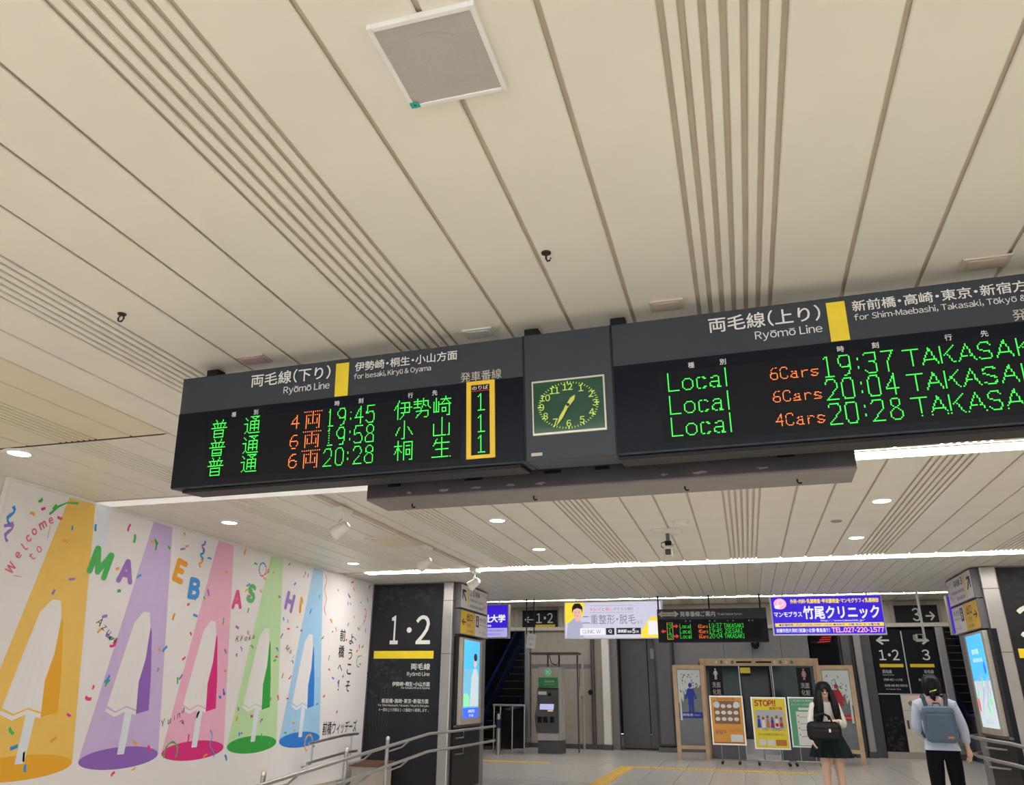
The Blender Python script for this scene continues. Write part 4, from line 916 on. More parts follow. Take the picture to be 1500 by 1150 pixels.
Rq('pale_band', 0.012, 0.03, 0.988, 0.30, 'lb_pale'); L('祉大学', 0.70, 0.46, 0.965, 0.70, 'lb_letter', 0.04); L('0-294', 0.705, 0.33, 0.80, 0.40, 'lb_letter', 0.03)
L('福祉学部・看護学部・医療技術学部', 0.70, 0.20, 0.95, 0.25, 'lb_blue'); L('入試相談受付中', 0.70, 0.09, 0.90, 0.14, 'lb_blue')
t, W, H, L, Rq = lightbox(3.62, 5.50, 2.475, 3.157, 16.0, 'blue lit advertising box mostly hidden behind the platform 3 pier', 'lb_blue')
L('大学', 0.4, 0.4, 0.8, 0.75, 'lb_letter', 0.03)

# far departure board on three black pipes
fb = empty('departure_board', (-1.503, 15.0, 2.316), label='small hanging departure board with red arrows between two lit advertising boxes', cat='departure board')
FW, FH = 1.943, 0.584
bx('casing', 'black', fb, 0, FW, 0.004, 0.18, 0, FH, 0.004); bx('header', 'sign_grey', fb, 0.003, FW - 0.003, -0.002, 0.004, 0.40, FH - 0.003); bx('display_window', 'display', fb, 0.003, FW - 0.003, -0.002, 0.004, 0.003, 0.40); bx('dot_matrix', 'display_inner', fb, 0.10, 1.83, -0.003, -0.002, 0.055, 0.345)
for u in (0.0, 0.93, 1.83): MB().tube([(u + 0.02, 0.09, FH), (u + 0.02, 0.09, UP_CEIL - 2.316)], 0.014, 8).build('pipe', 'black', fb, smooth=True)
MB().poly([(0.02, 0.495), (0.10, 0.56), (0.10, 0.53), (0.32, 0.53), (0.32, 0.56), (0.40, 0.495), (0.32, 0.43), (0.32, 0.46), (0.10, 0.46), (0.10, 0.43)], -0.0032).build('arrow', 'letter_cream', fb)
lettering(fb, '両毛線・上越線', 0.09, 0.478, 0.33, 0.512, 'ink', -0.0045); lettering(fb, '発車番線ご案内', 0.42, 0.445, 1.05, 0.54, 'letter_white', -0.0032, 0.01); lettering(fb, 'Train Departures', 1.09, 0.455, 1.52, 0.505, 'letter_white', -0.0032)
for r, (pf, dr, n, tm, ds) in enumerate((('3', 1, '6', '19:37', 'TAKASAKI'), ('1', -1, '4', '19:45', 'ISESAKI'), ('3', 1, '6', '20:04', 'TAKASAKI'))):
    v = 0.245 - r * 0.088
    led(fb, pf, 0.185, v, 0.255, v + 0.07, 'led_green', 0.0062); led(fb, 'Local', 0.40, v, 0.60, v + 0.07, 'led_green', 0.0062); led(fb, n + 'Cars', 0.735, v, 0.90, v + 0.06, 'led_orange', 0.0062); led(fb, tm, 0.915, v, 1.15, v + 0.075, 'led_green', 0.0062); led(fb, ds, 1.18 + 0.02 * (dr < 0), v, 1.53 - 0.03 * (dr < 0), v + 0.07, 'led_green', 0.0062)
    u = 0.33 if dr > 0 else 0.10; s = dr
    MB().poly([(u + s * 0.045, v + 0.035), (u, v + 0.075), (u, v + 0.05), (u - s * 0.045, v + 0.05), (u - s * 0.045, v + 0.02), (u, v + 0.02), (u, v - 0.005)] if s > 0 else [(u + s * 0.045, v + 0.035), (u, v - 0.005), (u, v + 0.02), (u - s * 0.045, v + 0.02), (u - s * 0.045, v + 0.05), (u, v + 0.05), (u, v + 0.075)], -0.004).build('arrow', 'led_red', fb)
yf = MB()
for a in ((0.165, 0.045, 0.178, 0.345), (0.265, 0.045, 0.278, 0.345), (0.178, 0.045, 0.265, 0.055), (0.178, 0.335, 0.265, 0.345)): yf.box(a[0], a[2], -0.008, 0.0, a[1], a[3])
yf.build('platform_frame', 'yellow_frame', fb)
for u in (0.50, 0.58, 0.93, 1.02, 1.25, 1.34, 1.62, 1.68): lettering(fb, '種' if u < 0.55 else '別' if u < 0.7 else '時' if u < 0.95 else '刻' if u < 1.1 else '行' if u < 1.3 else '先' if u < 1.4 else '両' if u < 1.65 else '数', u, 0.352, u + 0.028, 0.38, 'letter_cream', -0.0035)

# hanging placard, pole camera
hp = empty('hanging_placard', (-4.00, 15.0, 2.30), label='small white placard hung on two thin black pipes', cat='placard')
for u in (-0.02, 0.13): MB().tube([(u, 0, 0.18), (u, 0, UP_CEIL - 2.30)], 0.011, 6).build('pipe', 'black', hp, smooth=True)
pb_ = bx('sheet', 'sign_white', hp, -0.02, 0.15, -0.01, 0.0, -0.07, 0.20); pb_.rotation_euler = (0, 0.12, 0)
q = lettering(hp, 'ATM', 0.01, 0.08, 0.11, 0.13, 'ink_grey', -0.0115); q.rotation_euler = (0, 0.12, 0)
q = lettering(hp, 'ご案内', 0.01, -0.02, 0.11, 0.02, 'ink_grey', -0.0115); q.rotation_euler = (0, 0.12, 0)
pc = empty('pole_camera', (2.93, 14.9, 2.30), label='surveillance camera on a white pole in front of the 3 arrow sign', cat='camera')
MB().tube([(0.0, 0, 0.05), (0.0, 0, 1.5)], 0.02, 8).build('pole', 'white_paint', pc, smooth=True); bx('plate', 'white_paint', pc, -0.13, 0.05, -0.05, 0.08, 0.0, 0.02)
cmr = bx('camera_body', 'glass_case', pc, -0.16, -0.03, -0.14, 0.10, 0.02, 0.11, 0.012); bx('lens', 'black_gloss', pc, -0.13, -0.06, -0.15, -0.139, 0.035, 0.095, 0.004)

# ================================================================== THINGS ALONG THE BACK WALL (y = 23)
def dir_plate(x0, x1, z0, z1, num, arrow, left, label):
    t = empty('platform_sign', (x0, 22.92, z0), label=label, cat='sign'); W, H = x1 - x0, z1 - z0
    bx('board', 'panel_dark2', t, 0, W, 0.0, 0.05, 0, H, 0.004)
    if left: lettering(t, arrow, 0.06 * W, 0.30 * H, 0.32 * W, 0.66 * H, 'letter_white', -0.002, 0.02); lettering(t, num, 0.40 * W, 0.28 * H, 0.88 * W, 0.84 * H, 'letter_white', -0.002, 0.01); bx('yellow_bar', 'yellow', t, 0.38 * W, 0.94 * W, -0.004, 0, 0.05 * H, 0.20 * H)
    else: lettering(t, arrow, 0.70 * W, 0.30 * H, 0.92 * W, 0.72 * H, 'letter_white', -0.002, 0.02); lettering(t, num, 0.40 * W, 0.28 * H, 0.58 * W, 0.88 * H, 'letter_white', -0.002, 0.01); bx('yellow_bar', 'yellow', t, 0.08 * W, 0.60 * W, -0.004, 0, 0.05 * H, 0.20 * H)
dir_plate(-6.27, -5.21, 3.19, 3.70, '1・2', '←', True, 'black platform sign with an arrow and 1·2 above the escalator')
dir_plate(3.90, 4.93, 3.10, 3.66, '3', '→', False, 'black platform sign with 3 and an arrow above the tall dark panel')
# tall dark panel with 1.2 and 3
ip = empty('platform_guide_panel', (3.20, 22.95, 0), label='tall dark double panel with arrows for 1·2 and 3 and a cream cabinet door', cat='wall sign')
bx('panel', 'panel_dark2', ip, 0.02, 0.755, 0.0, 0.05, 1.50, 3.02, 0.003); bx('panel', 'panel_dark2', ip, 0.785, 1.53, 0.0, 0.05, 1.50, 3.02, 0.003)
bx('divider', 'alu', ip, 0.757, 0.783, -0.003, 0.05, 1.50, 3.02); bx('rail', 'alu', ip, 0.0, 1.55, -0.01, 0.05, 1.475, 1.50)
I = lambda s, a0, b0, a1, b1, m='letter_white', bold=0.0: lettering(ip, s, a0, b0, a1, b1, m, -0.002, bold)
I('←', 0.14, 2.68, 0.46, 2.90, bold=0.03); I('1・2', 0.16, 2.30, 0.64, 2.56, bold=0.01); bx('yellow_bar', 'yellow', ip, 0.14, 0.70, -0.004, 0, 2.13, 2.21); I('両毛線', 0.18, 1.98, 0.40, 2.07); I('Ryōmō Line', 0.18, 1.92, 0.44, 1.96); I('伊勢崎・桐生・小山方面', 0.18, 1.80, 0.62, 1.86); I('新前橋・高崎・東京・新宿方面', 0.18, 1.66, 0.72, 1.72); I('for Takasaki, Tōkyō', 0.20, 1.58, 0.55, 1.62)
I('→', 1.08, 2.68, 1.40, 2.90, bold=0.03); I('3', 1.18, 2.30, 1.36, 2.56, bold=0.01); bx('yellow_bar', 'yellow', ip, 0.86, 1.42, -0.004, 0, 2.13, 2.21); I('両毛線', 1.16, 1.98, 1.38, 2.07); I('Ryōmō Line', 1.12, 1.92, 1.38, 1.96); I('新前橋・高崎方面', 1.0, 1.80, 1.40, 1.86)
bx('lower_panel', 'panel_dark2', ip, 0.02, 0.50, 0.0, 0.05, 0.15, 1.475); bx('lower_panel', 'panel_dark2', ip, 1.30, 1.53, 0.0, 0.05, 0.15, 1.475)
b = MB(); rr = random.Random(6)
for k in range(40): b.ell(rr.uniform(0.06, 0.46), 0.2 + 0.75 * rr.random() ** 1.3, *(lambda q: (q, q))(rr.uniform(0.012, 0.045)), -0.0005 - 0.00002 * k, 10)
b.build('bubble_print', 'tree_grey', ip)['kind'] = 'stuff'
cd = bx('cabinet_door', 'wall_cream', ip, 0.51, 1.29, -0.01, 0.05, 0.15, 1.47, 0.004)
bx('handle', 'steel_dark', cd, 0.56, 0.61, -0.02, -0.01, 0.68, 0.88); MB().lathe([(0.06, -0.014), (0.06, -0.009)], (0.72, 0, 1.27), n=20, axis='y').build('bell', 'steel', cd)
bx('hydrant_seam', 'ink_grey', cd, 0.52, 1.28, -0.0115, -0.01, 1.10, 1.108)
MB().lathe([(0.001, -0.05), (0.03, -0.045), (0.04, -0.03), (0.042, -0.01)], (0.93, 0, 1.35), n=16, axis='y', cap=False).build('alarm_lamp', 'red_lamp', cd, smooth=True); MB().lathe([(0.05, -0.018), (0.05, -0.009)], (0.93, 0, 1.22), n=16, axis='y').build('alarm_button', 'p_red', cd)
bx('base', 'beige_panel', ip, 0.0, 1.55, -0.02, 0.05, 0.0, 0.15)
def column(x0, x1, y0, y1, z1, m, label, r=0.03):
    t = empty('wall_column', ((x0 + x1) / 2, y0, 0), label=label, cat='column')
    h = (x1 - x0) / 2
    bx('cladding', m, t, -h, h, 0, y1 - y0, 0.12, z1, r); bx('foot', 'steel_dark', t, -h - 0.005, h + 0.005, -0.004, y1 - y0, 0, 0.12)
column(-6.20, -6.03, 22.85, 23.0, 3.12, 'steel', 'narrow steel column between the escalator and the beige wall')
column(-4.24, -4.14, 22.85, 23.0, 3.12, 'steel_dark', 'thin dark column at the edge of the beige wall')
column(-3.92, -3.70, 22.8, 23.0, 3.12, 'white_paint', 'pale column beside the recessed steel doors')
column(-2.42, -1.92, 22.6, 23.0, 3.12, 'steel_dark', 'wide grey column right of the recessed steel doors', 0.08)
column(2.44, 2.68, 22.7, 23.0, 3.12, 'steel_dark', 'grey steel column beside the red restroom board', 0.05)
column(2.76, 2.96, 22.8, 23.0, 3.12, 'steel', 'bright steel column left of the tall dark double panel')
column(4.76, 4.97, 22.85, 23.1, 3.12, 'steel', 'steel column between the tall dark double panel and the escalator')
rd = empty('led_ticker', (1.75, 23.6, 2.75), label='small red dot display in the dark opening beside the restroom boards', cat='display')
bx('case', 'black', rd, 0, 0.62, 0, 0.1, 0, 0.25); b = MB()
for k in range(4): b.poly([(0.20 + 0.05 * k, 0.03 + 0.055 * k), (0.52 + 0.02 * k, 0.05 + 0.055 * k), (0.54 + 0.02 * k, 0.075 + 0.055 * k), (0.22 + 0.05 * k, 0.055 + 0.055 * k)], -0.003)
b.build('led_text', 'led_red', rd)
dm = empty('dome_camera', (0.30, 22.85, 2.68), label='dark dome camera on the grey wall above the restroom boards', cat='camera')
MB().lathe([(0.11, 0.12), (0.11, 0.0), (0.09, -0.05), (0.05, -0.09), (0.001, -0.10)], n=20, cap=False).build('dome', 'black_gloss', dm, smooth=True); bx('bracket', 'steel_dark', dm, -0.12, 0.12, -0.02, 0.15, 0.10, 0.16)

# ticket kiosk
ks = empty('ticket_kiosk', (-4.99, 20.95, 0), label='grey ticket kiosk with a green header and lit touch screen by the beige wall', cat='kiosk')
bx('plinth', 'steel_dark', ks, -0.30, 0.32, -0.05, 0.45, 0.0, 0.30, 0.01); bx('body', 'kiosk_grey', ks, -0.30, 0.31, 0.0, 0.45, 0.30, 2.06, 0.012)
bx('skirt', 'kiosk_grey', ks, -0.30, 0.24, -0.10, 0.0, 0.30, 0.48, 0.01)
MB().add([(-0.31, 0.0, 1.55), (0.24, 0.0, 1.55), (-0.31, -0.08, 1.50), (0.24, -0.08, 1.50), (-0.33, -0.04, 1.15), (0.22, -0.04, 1.15), (-0.35, -0.20, 0.88), (0.22, -0.20, 0.88), (-0.32, -0.14, 0.48), (0.24, -0.14, 0.48), (-0.31, 0.0, 0.48), (0.24, 0, 0.48)],
         [(0, 1, 3, 2), (2, 3, 5, 4), (4, 5, 7, 6), (6, 7, 9, 8), (8, 9, 11, 10), (0, 2, 4, 6, 8, 10), (1, 11, 9, 7, 5, 3)]).build('front', 'steel_dark', ks)
bx('header', 'kiosk_green', ks, -0.29, 0.23, -0.03, 0.0, 1.56, 1.80, 0.004); lettering(ks, '指定席券売機', -0.12, 1.68, 0.14, 1.73, 'letter_white', -0.032); lettering(ks, 'Reserved Tickets', -0.12, 1.62, 0.14, 1.65, 'letter_white', -0.032)
MB().lathe([(0.10, -0.012), (0.10, 0.0)], (-0.04, 0, 1.93), n=8, axis='y').build('status_lamp', 'letter_white', ks); MB().lathe([(0.082, -0.016), (0.082, -0.012)], (-0.04, 0, 1.93), n=8, axis='y').build('status_face', 'kiosk_lit', ks); lettering(ks, '×', -0.09, 1.88, 0.01, 1.98, 'letter_white', -0.017, 0.02)
sc_ = MB().add([(-0.24, -0.058, 1.16), (0.13, -0.058, 1.16), (0.13, -0.155, 0.925), (-0.24, -0.155, 0.925)], [(3, 2, 1, 0)]).build('touch_screen', 'screen_lit', ks)
MB().add([(-0.02, -0.124, 1.02), (0.12, -0.124, 1.02), (0.12, -0.152, 0.95), (-0.02, -0.152, 0.95)], [(3, 2, 1, 0)]).build('screen_patch', 'screen_warm', sc_)
for u in (-0.27, -0.12, 0.06): bx('slot', 'black', ks, u, u + 0.10, -0.23, -0.16, 0.72, 0.86, 0.008)
bx('card_reader', 'black', ks, -0.02, 0.06, -0.10, -0.06, 1.35, 1.42, 0.004); bx('notice', 'sign_white', ks, -0.28, -0.06, -0.095, -0.07, 1.38, 1.46)
ca = empty('kiosk_canopy', (-4.9, 21.2, 0), label='thin dark shelf canopy on posts above the ticket kiosk', cat='canopy')
bx('shelf', 'steel_dark', ca, -0.64, 0.66, -0.25, 0.30, 2.38, 2.43, 0.006)
for u in (-0.25, 0.06, 0.56): MB().tube([(u, 0.27, 0 if u > 0.5 else 2.0), (u, 0.27, 2.38)], 0.022, 8).build('post', 'steel_dark', ca, smooth=True)
MB().tube([(-0.20, 0.2, 2.38), (-0.14, 0.2, 2.18), (-0.02, 0.2, 2.12), (0.08, 0.2, 2.20), (0.08, 0.2, 2.38)], 0.012, 6).build('cable', 'black', ca, smooth=True)
cd_ = empty('wall_conduit', (-4.0, 22.6, 0), label='pale vertical pipe with a junction box beside the ticket kiosk', cat='pipe')
MB().tube([(-0.42, 0, 0), (-0.42, 0, 2.3)], 0.03, 8).build('pipe', 'beige_panel', cd_, smooth=True); bx('junction_box', 'beige_panel', cd_, -0.52, -0.36, -0.05, 0.03, 1.35, 1.60, 0.01); MB().lathe([(0.07, -0.06), (0.07, 0.0)], (-0.20, -0.02, 1.45), n=12, axis='y').build('valve', 'black', cd_)
MB().tube([(-0.52, 0.1, 2.2), (-0.55, 0.1, 1.5), (-0.46, 0.05, 1.25), (-0.40, 0.0, 1.36)], 0.008, 6).build('cable', 'black', cd_, smooth=True)

# escalators rising away from the concourse
def escalator(x0, x1, y0, label):
    t = empty('escalator', ((x0 + x1) / 2, y0, 0), label=label, cat='escalator', group='escalators to the platforms')
    h = (x1 - x0) / 2; S = math.tan(math.radians(30))
    for s in (-1, 1):
        xa, xb = sorted((s * h, s * (h - 0.16)))
        b = MB(); prof = [(0, 0.0), (0, 0.55), (1.0, 0.55), (8.8, 0.55 + 7.8 * S), (8.8, 7.8 * S - 0.6), (1.6, 0.0)]
        n = len(prof); b.add([(xa, p[0], p[1]) for p in prof] + [(xb, p[0], p[1]) for p in prof], [tuple(range(n)), tuple(range(2 * n - 1, n - 1, -1))] + [(i, (i + 1) % n, (i + 1) % n + n, i + n) for i in range(n)])
        b.build('side_panel', 'esc_navy', t)
        xm = s * (h - 0.08)
        b = MB(); prof = [(-0.35, 0.5), (-0.40, 0.75), (-0.25, 0.95), (1.0, 0.97), (8.8, 0.97 + 7.8 * S), (8.8, 0.55 + 7.8 * S), (1.0, 0.55), (0, 0.5)]
        n = len(prof); b.add([(xm - 0.02, p[0], p[1]) for p in prof] + [(xm + 0.02, p[0], p[1]) for p in prof], [tuple(range(n)), tuple(range(2 * n - 1, n - 1, -1))] + [(i, (i + 1) % n, (i + 1) % n + n, i + n) for i in range(n)])
        b.build('balustrade', 'esc_black', t)
        MB().tube([(xm, 0.2, 0.5), (xm, -0.35, 0.52), (xm, -0.46, 0.75), (xm, -0.32, 0.98), (xm, 0.2, 1.02), (xm, 1.0, 1.02), (xm, 8.8, 1.02 + 7.8 * S)], 0.045, 8).build('handrail', 'esc_blue', t, smooth=True)
        MB().tube([(xm, 0.2, 0.42), (xm, 1.0, 0.52), (xm, 8.8, 0.52 + 7.8 * S)], 0.02, 6).build('trim_strip', 'steel', t, smooth=True)
    bx('comb_plate', 'steel', t, -h + 0.16, h - 0.16, -0.6, 0.9, -0.01, 0.02)
    sm = MB().box(-h + 0.17, h - 0.17, 0, 0.40, 0, 0.225).mesh('step', bevel=0.004, seg=1); sm.materials.append(MATS['esc_step'])
    em = MB().box(-h + 0.17, h - 0.17, -0.004, 0.02, 0.212, 0.228).mesh('step_edge'); em.materials.append(MATS['steel_dark'])
    for i in range(17):
        o = bpy.data.objects.new('step', sm); COL.objects.link(o); o.parent = t; o.location = (0, 0.9 + i * 0.39, i * 0.225 - 0.03)
        e = bpy.data.objects.new('step_edge', em); COL.objects.link(e); e.parent = o
    return t
escalator(-7.70, -6.28, 21.9, 'dark escalator rising under the black 1·2 arrow sign')
escalator(5.08, 6.50, 21.9, 'dark escalator rising right of the tall dark double panel')
fn = empty('barrier_rail', (-6.0, 20.55, 0), label='short steel barrier rail in front of the escalator by the kiosk', cat='barrier')
for u in (-0.37, -0.2, 0.12, 0.44): MB().tube([(u, 0, 0), (u, 0, 1.12)], 0.022, 8).build('post', 'steel', fn, smooth=True)
MB().tube([(-0.40, 0, 1.12), (0.46, 0, 1.12)], 0.024, 8).build('top_rail', 'steel', fn, smooth=True)
bx('infill', 'glass_dark', fn, -0.18, 0.43, -0.005, 0.005, 0.12, 1.0)
bo = empty('bollard', (-6.08, 20.0, 0), label='blue and steel bollard post beside the barrier rail', cat='bollard')
MB().lathe([(0.06, 0), (0.06, 0.86), (0.05, 0.92), (0.001, 0.94)], n=14, cap=False).build('post', 'steel', bo, smooth=True); MB().lathe([(0.068, 0.60), (0.068, 0.80)], n=14).build('band', 'esc_blue', bo)
fn2 = empty('barrier_rail', (5.25, 20.3, 0), label='steel barrier rail in front of the escalator by the pier with the map', cat='barrier')
for u in (-0.35, 0.0, 0.35): MB().tube([(u, 0, 0), (u, 0, 1.05)], 0.022, 8).build('post', 'steel', fn2, smooth=True)
MB().tube([(-0.38, 0, 1.05), (0.38, 0, 1.05)], 0.024, 8).build('top_rail', 'steel', fn2, smooth=True)

# restroom boards: timber portal and two angled leaves
def frame_mesh(W, H, legs, wd=0.10, th=0.09):
    b = MB(); b.box(0, wd, 0, th, 0, H); b.box(W - wd, W, 0, th, 0, H); b.box(wd, W - wd, 0.005, th - 0.005, H - wd, H); b.box(wd, W - wd, 0.005, th - 0.005, legs, legs + wd * 0.8)
    return b
def person_print(par, u, v, s, m, skirt):
    b = MB(); b.ell(u, v + s * 0.92, s * 0.07, s * 0.08, -0.004, 14)
    if skirt: b.poly([(u - s * 0.10, v + s * 0.80), (u + s * 0.10, v + s * 0.80), (u + s * 0.24, v + s * 0.45), (u + s * 0.19, v + s * 0.43), (u + s * 0.09, v + s * 0.62), (u + s * 0.19, v + s * 0.28), (u - s * 0.19, v + s * 0.28), (u - s * 0.09, v + s * 0.62), (u - s * 0.19, v + s * 0.43), (u - s * 0.24, v + s * 0.45)], -0.004)
    else: b.poly([(u - s * 0.11, v + s * 0.80), (u + s * 0.11, v + s * 0.80), (u + s * 0.22, v + s * 0.45), (u + s * 0.17, v + s * 0.43), (u + s * 0.10, v + s * 0.62), (u + s * 0.10, v + s * 0.28), (u - s * 0.10, v + s * 0.28), (u - s * 0.10, v + s * 0.62), (u - s * 0.17, v + s * 0.43), (u - s * 0.22, v + s * 0.45)], -0.004)
    b.rect(u - s * 0.09, v, u - s * 0.015, v + s * 0.28, -0.0041).rect(u + s * 0.015, v, u + s * 0.09, v + s * 0.28, -0.0041)
    b.build('pictogram', m, par)
def leaf_print(par, u0, u1, top, flip, seed):
    b = MB(); r = random.Random(seed)
    X = (lambda f: u1 - (u1 - u0) * f) if flip else (lambda f: u0 + (u1 - u0) * f)
    b.poly([(X(f), v) for f, v in ((0, top), (1, top), (1, top - 0.34), (0.88, top - 0.42), (0.72, top - 0.33), (0.6, top - 0.46), (0.45, top - 0.38), (0.36, top - 0.60), (0.25, top - 0.52), (0.2, top - 0.74), (0.1, top - 0.62), (0, top - 0.78))], -0.0029)
    for k in range(90):
        u = r.uniform(u0, u1); f = (u - u0) / (u1 - u0); f = 1 - f if flip else f
        v = top - r.random() ** 1.2 * (0.62 - 0.30 * f)
        a = r.uniform(0, PI); c, s = math.cos(a), math.sin(a); l, w_ = r.uniform(0.03, 0.06), r.uniform(0.015, 0.025)
        b.poly([(min(u1, max(u0, u + x * c - z * s)), min(top, v + x * s + z * c)) for x, z in ((-l, 0), (0, -w_), (l, 0), (0, w_))], -0.003 - 0.00001 * k)
    ut = u1 - 0.04 if flip else u0 + 0.04; s = -1 if flip else 1
    b.poly([(ut - 0.025, 0.85), (ut + 0.025, 0.85), (ut + 0.015, top - 0.4), (ut - 0.015, top - 0.4)], -0.0031)
    b.poly([(ut, 1.35), (ut, 1.42), (ut + s * 0.18, 1.68), (ut + s * 0.16, 1.60)], -0.0032)
    b.build('tree_print', 'leaf_print', par)['kind'] = 'stuff'
    b = MB()
    for k in range(34):
        u = r.uniform(u0 + 0.05, u1 - 0.05); f = (u - u0) / (u1 - u0); f = 1 - f if flip else f
        v = top - 0.08 - r.random() * (0.55 - 0.25 * f); a = r.uniform(0.5, 2.2); c, q = math.cos(a), math.sin(a); l, w_ = r.uniform(0.02, 0.05), r.uniform(0.008, 0.016)
        b.poly([(u + x * c - z * q, v + x * q + z * c) for x, z in ((-l, 0), (0, -w_), (l, 0), (0, w_))], -0.0036 - 0.00001 * k)
    b.build('leaf_gaps', 'glass_grey', par)['kind'] = 'stuff'
def leaf_board(loc, r, W, label, m, skirt, flip, word, en):
    t = empty('restroom_board', loc, rz=r, label=label, cat='sign board')
    frame_mesh(W, 2.10, 0.22).build('frame', 'wood', t, bevel=0.004)
    bx('pane', 'glass_grey', t, 0.10, W - 0.10, 0.03, 0.05, 0.30, 2.0)
    par = empty('print', (0, 0, 0)); bpy.data.objects.remove(par)
    q = bx('print_sheet', 'glass_grey', t, 0.11, W - 0.11, 0.022, 0.03, 0.31, 1.99)
    q.location = (0, 0, 0)
    h = bpy.data.objects.new('name_band', MB().box(0.10, W - 0.10, 0.0, 0.03, 0.90, 1.03).mesh('name_band')); COL.objects.link(h); h.data.materials.append(MATS[m]); h.parent = t
    lettering(h, word, 0.18, 0.94, 0.42, 1.0, 'letter_white', -0.003, 0.02); lettering(h, en, 0.46, 0.95, W - 0.16, 0.99, 'letter_white', -0.003)
    person_print(h, W / 2 + (0.02 if not flip else -0.02), 1.03, 0.66, m, skirt); leaf_print(h, 0.11, W - 0.11, 1.99, flip, 8 if flip else 3)
leaf_board((-1.76, 20.50, 0), math.radians(4), 0.76, 'timber framed restroom board with a blue man pictogram', 'p_blue', False, False, '男性用', "Men's")
leaf_board((1.60, 20.62, 0), math.radians(-8), 0.80, "timber framed restroom board with a red woman pictogram", 'p_red', True, True, '女性用', "Women's")
pt = empty('restroom_portal', (-1.11, 21.0, 0), label='wide timber portal frame with dark green glass around the restroom entrance', cat='portal')
fm = MB(); WP = 2.80; fm.box(0, 0.13, 0, 0.14, 0, 2.27); fm.box(WP - 0.13, WP, 0, 0.14, 0, 2.27); fm.box(0.13, WP - 0.13, 0.005, 0.135, 2.10, 2.27); fm.build('frame', 'wood', pt, bevel=0.004)
bx('pane', 'glass_green', pt, 0.13, 0.92, 0.06, 0.08, 0.30, 2.10); bx('pane', 'glass_green', pt, 1.72, WP - 0.13, 0.06, 0.08, 0.30, 2.10)
bx('plinth', 'steel_dark', pt, 0.13, 0.92, 0.05, 0.10, 0, 0.30); bx('plinth', 'steel_dark', pt, 1.72, WP - 0.13, 0.05, 0.10, 0, 0.30); bx('post', 'steel', pt, 0.92, 0.94, 0.04, 0.10, 0, 2.10); bx('post', 'steel', pt, 1.70, 1.72, 0.04, 0.10, 0, 2.10)
for u in (0.2, WP - 0.52):
    k = bx('sign_plate', 'panel_dark2', pt, u, u + 0.32, 0.045, 0.06, 1.38, 2.06)
    person_print(k, u + 0.16, 1.78, 0.26, 'leaf_print' if u < 1 else 'pale_red', u > 1); k.children[0].location = (0, 0.046, 0)
    q = lettering(k, '洗面\n化粧', u + 0.06, 1.43, u + 0.26, 1.72, 'letter_white', 0.043)
for s, a in ((1, 0.30), (-1, WP - 1.10)):
    for i in range(4): MB().ell(a + 0.10 + i * 0.13, 2.185, 0.035, 0.045, -0.002, 10).build('pictogram', 'kiosk_green' if i % 2 else 'letter_white', pt)
    MB().rect(a + (0.58 if s > 0 else -0.35), 2.165, a + (0.95 if s > 0 else 0.02), 2.205, -0.002).build('caption_bar', 'glass_green', pt)
MB().rect(0.96, 1.93, 1.20, 2.06, 0.05).build('notice', 'poster_yellow', pt)

# poster stands
def poster_stand(x, y, r, W, z0, z1, face, label, casters):
    t = empty('poster_stand', (x, y, 0), rz=r, label=label, cat='poster stand')
    bx('frame', 'alu', t, -W / 2, W / 2, 0.0, 0.03, z0, z1, 0.004); bx('poster', face, t, -W / 2 + 0.03, W / 2 - 0.03, -0.003, 0.0, z0 + 0.03, z1 - 0.03)
    for u in (-W * 0.25, W * 0.25): MB().tube([(u, 0.04, 0.08), (u, 0.04, z0 + 0.1)], 0.012, 8).build('leg', 'steel', t, smooth=True)
    if casters: MB().tube([(-W * 0.42, 0.04, 0.09), (W * 0.42, 0.04, 0.09)], 0.018, 8).build('foot_bar', 'steel', t, smooth=True)
    for u in ((-W * 0.42, W * 0.42) if casters else (-W * 0.25, W * 0.25)):
        for v in (-0.12, 0.2): MB().tube([(u, 0.04, 0.09), (u, v, 0.05)], 0.010, 6).build('foot', 'steel', t, smooth=True)
        for v in (-0.12, 0.2): MB().lathe([(0.03, -0.012), (0.03, 0.012)], (u, v, 0.03), n=12, axis='y').build('caster', 'black', t)
    return t
p1 = poster_stand(-0.512, 19.5, 0, 0.74, 0.385, 1.41, 'poster_orange', 'orange framed poster stand beside the blue restroom board', False)
MB().rect(-0.28, 0.82, 0.28, 1.30, -0.004).build('picture', 'poster_brown', p1)
b = MB()
for i in range(4):
    for j in range(3): MB().ell(-0.21 + i * 0.135, 0.92 + j * 0.135, 0.055, 0.042, -0.0045, 10).build('dish', 'poster_white', p1)
b = MB(); b.ell(-0.22, 1.22, 0.07, 0.07, -0.005, 14).ell(0.22, 1.22, 0.07, 0.07, -0.005, 14).build('badges', 'scr_green' if False else 'leaf_print', p1)
lettering(p1, 'Gourmet Fair', -0.20, 1.32, 0.20, 1.37, 'poster_brown', -0.004, 0.01); MB().rect(0.04, 0.46, 0.30, 0.60, -0.004).build('panel_print', 'leaf_print', p1); lettering(p1, '開催中', -0.28, 0.60, -0.05, 0.70, 'poster_brown', -0.004); lettering(p1, 'スタンプラリー', 0.02, 0.66, 0.30, 0.71, 'p_red', -0.004); MB().rect(-0.33, 0.425, 0.33, 0.445, -0.004).build('rule', 'poster_brown', p1)
p2 = poster_stand(0.405, 19.5, 0, 0.76, 0.32, 1.39, 'poster_yellow', 'bright yellow poster stand headed STOP!!', True)
